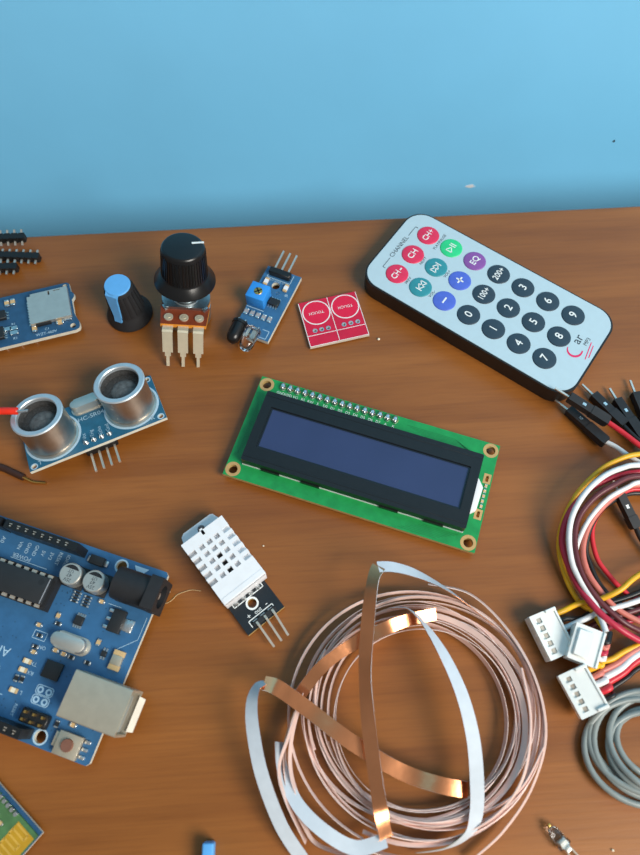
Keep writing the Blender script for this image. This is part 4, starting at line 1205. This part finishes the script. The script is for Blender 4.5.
b = MB(); a = at(208, 843, 4.2); c = at(205, 905, 4.2)
L = (c - a).length
b.M = Matrix.Translation((a.x, a.y, 0)) @ Matrix.Rotation(math.atan2(c.y - a.y, c.x - a.x), 4, 'Z')
b.box(L / 2, 0, .2, L, 2.9, 4.2, bev=.45, seg=3); b.box(L / 2 + 4, 0, 0.0, L - 8, 5.6, 2.4, bev=.5)
tag(obj('plastic_peg', b, BLUEP), 'narrow blue plastic peg at the front edge of the picture', 'peg')


# ------------------------------------------------------------------ crumbs and a stray hair
def crumb(px, py, r, label, seed):
    p = at(px, py, 0); b = MB(); bm2 = bmesh.new(); bmesh.ops.create_icosphere(bm2, subdivisions=1, radius=r); rnd = random.Random(seed)
    for v in bm2.verts: v.co = v.co * rnd.uniform(.7, 1.15)
    b.M = Matrix.Translation((p.x, p.y, r * .75)); b.merge(bm2, 0)
    tag(obj('crumb', b, DUST, angle=10), label, 'crumb')


crumb(378.5, 339.5, .5, 'pale crumb beside the red touch pads and the remote', 1)
crumb(169.5, 591.5, .35, 'pale crumb beside the black power jack', 2)
crumb(263.5, 546, .3, 'pale crumb beside the white humidity sensor', 3)
crumb(612.5, 850, .35, 'pale crumb beside the grey cable coil and clear led', 4)
b = MB(); b.tube(smooth(path((160, 604, .12), (167, 603, .12), (172, 600, .14), (177, 595, .15), (184, 592, .15), (192, 590, .12), (201, 591, .12)), 5), .11, 6)
tag(obj('stray_hair', b, TAN), 'thin pale hair curling out from under the black power jack', 'hair')


# ------------------------------------------------------------------ camera, light, world
cam = bpy.data.cameras.new('camera'); co = bpy.data.objects.new('camera', cam); COL.objects.link(co)
cam.sensor_fit = 'HORIZONTAL'; cam.sensor_width = 36.0; cam.lens = 36.0 * F / 640.0
cam.clip_start = 0.005; cam.clip_end = 20
R = Matrix((RT, UP, -FWD)).transposed()
co.matrix_world = Matrix.Translation(Vector((0, 0, CAMH * S))) @ R.to_4x4()
cam.dof.use_dof = True; cam.dof.focus_distance = 0.215; cam.dof.aperture_fstop = 18
SC.camera = co


def area(name, loc, target, sx, sy, power, color):
    l = bpy.data.lights.new(name, 'AREA'); l.shape = 'RECTANGLE'; l.size = sx; l.size_y = sy; l.energy = power; l.color = color
    o = bpy.data.objects.new(name, l); COL.objects.link(o); o.location = loc
    o.rotation_euler = (Vector(target) - Vector(loc)).to_track_quat('-Z', 'Y').to_euler()
    return o


area('window_daylight', (0.62, -0.40, 0.68), (0.03, 0.10, 0), 0.5, 0.5, 16, (1.0, 0.95, 0.87))
w = bpy.data.worlds.new('room_light'); SC.world = w; w.use_nodes = True
nt = w.node_tree; N = nt.nodes; bg = N['Background']
tc = N.new('ShaderNodeTexCoord'); sx = N.new('ShaderNodeSeparateXYZ'); nt.links.new(tc.outputs['Generated'], sx.inputs[0])
rp = N.new('ShaderNodeValToRGB'); e = rp.color_ramp.elements
e[0].position = 0.0; e[0].color = (0.20, 0.18, 0.16, 1); e[1].position = 1.0; e[1].color = (0.70, 0.70, 0.68, 1)
mr = N.new('ShaderNodeMapRange'); mr.inputs['From Min'].default_value = -1; mr.inputs['From Max'].default_value = 1
nt.links.new(sx.outputs['Z'], mr.inputs['Value']); nt.links.new(mr.outputs['Result'], rp.inputs['Fac'])
nt.links.new(rp.outputs['Color'], bg.inputs['Color']); bg.inputs['Strength'].default_value = 0.5

vs = SC.view_settings
SC.display_settings.display_device = 'sRGB'
vs.view_transform = 'Standard'; vs.look = 'None'; vs.gamma = 1.0; vs.exposure = -0.1; vs.use_curve_mapping = False
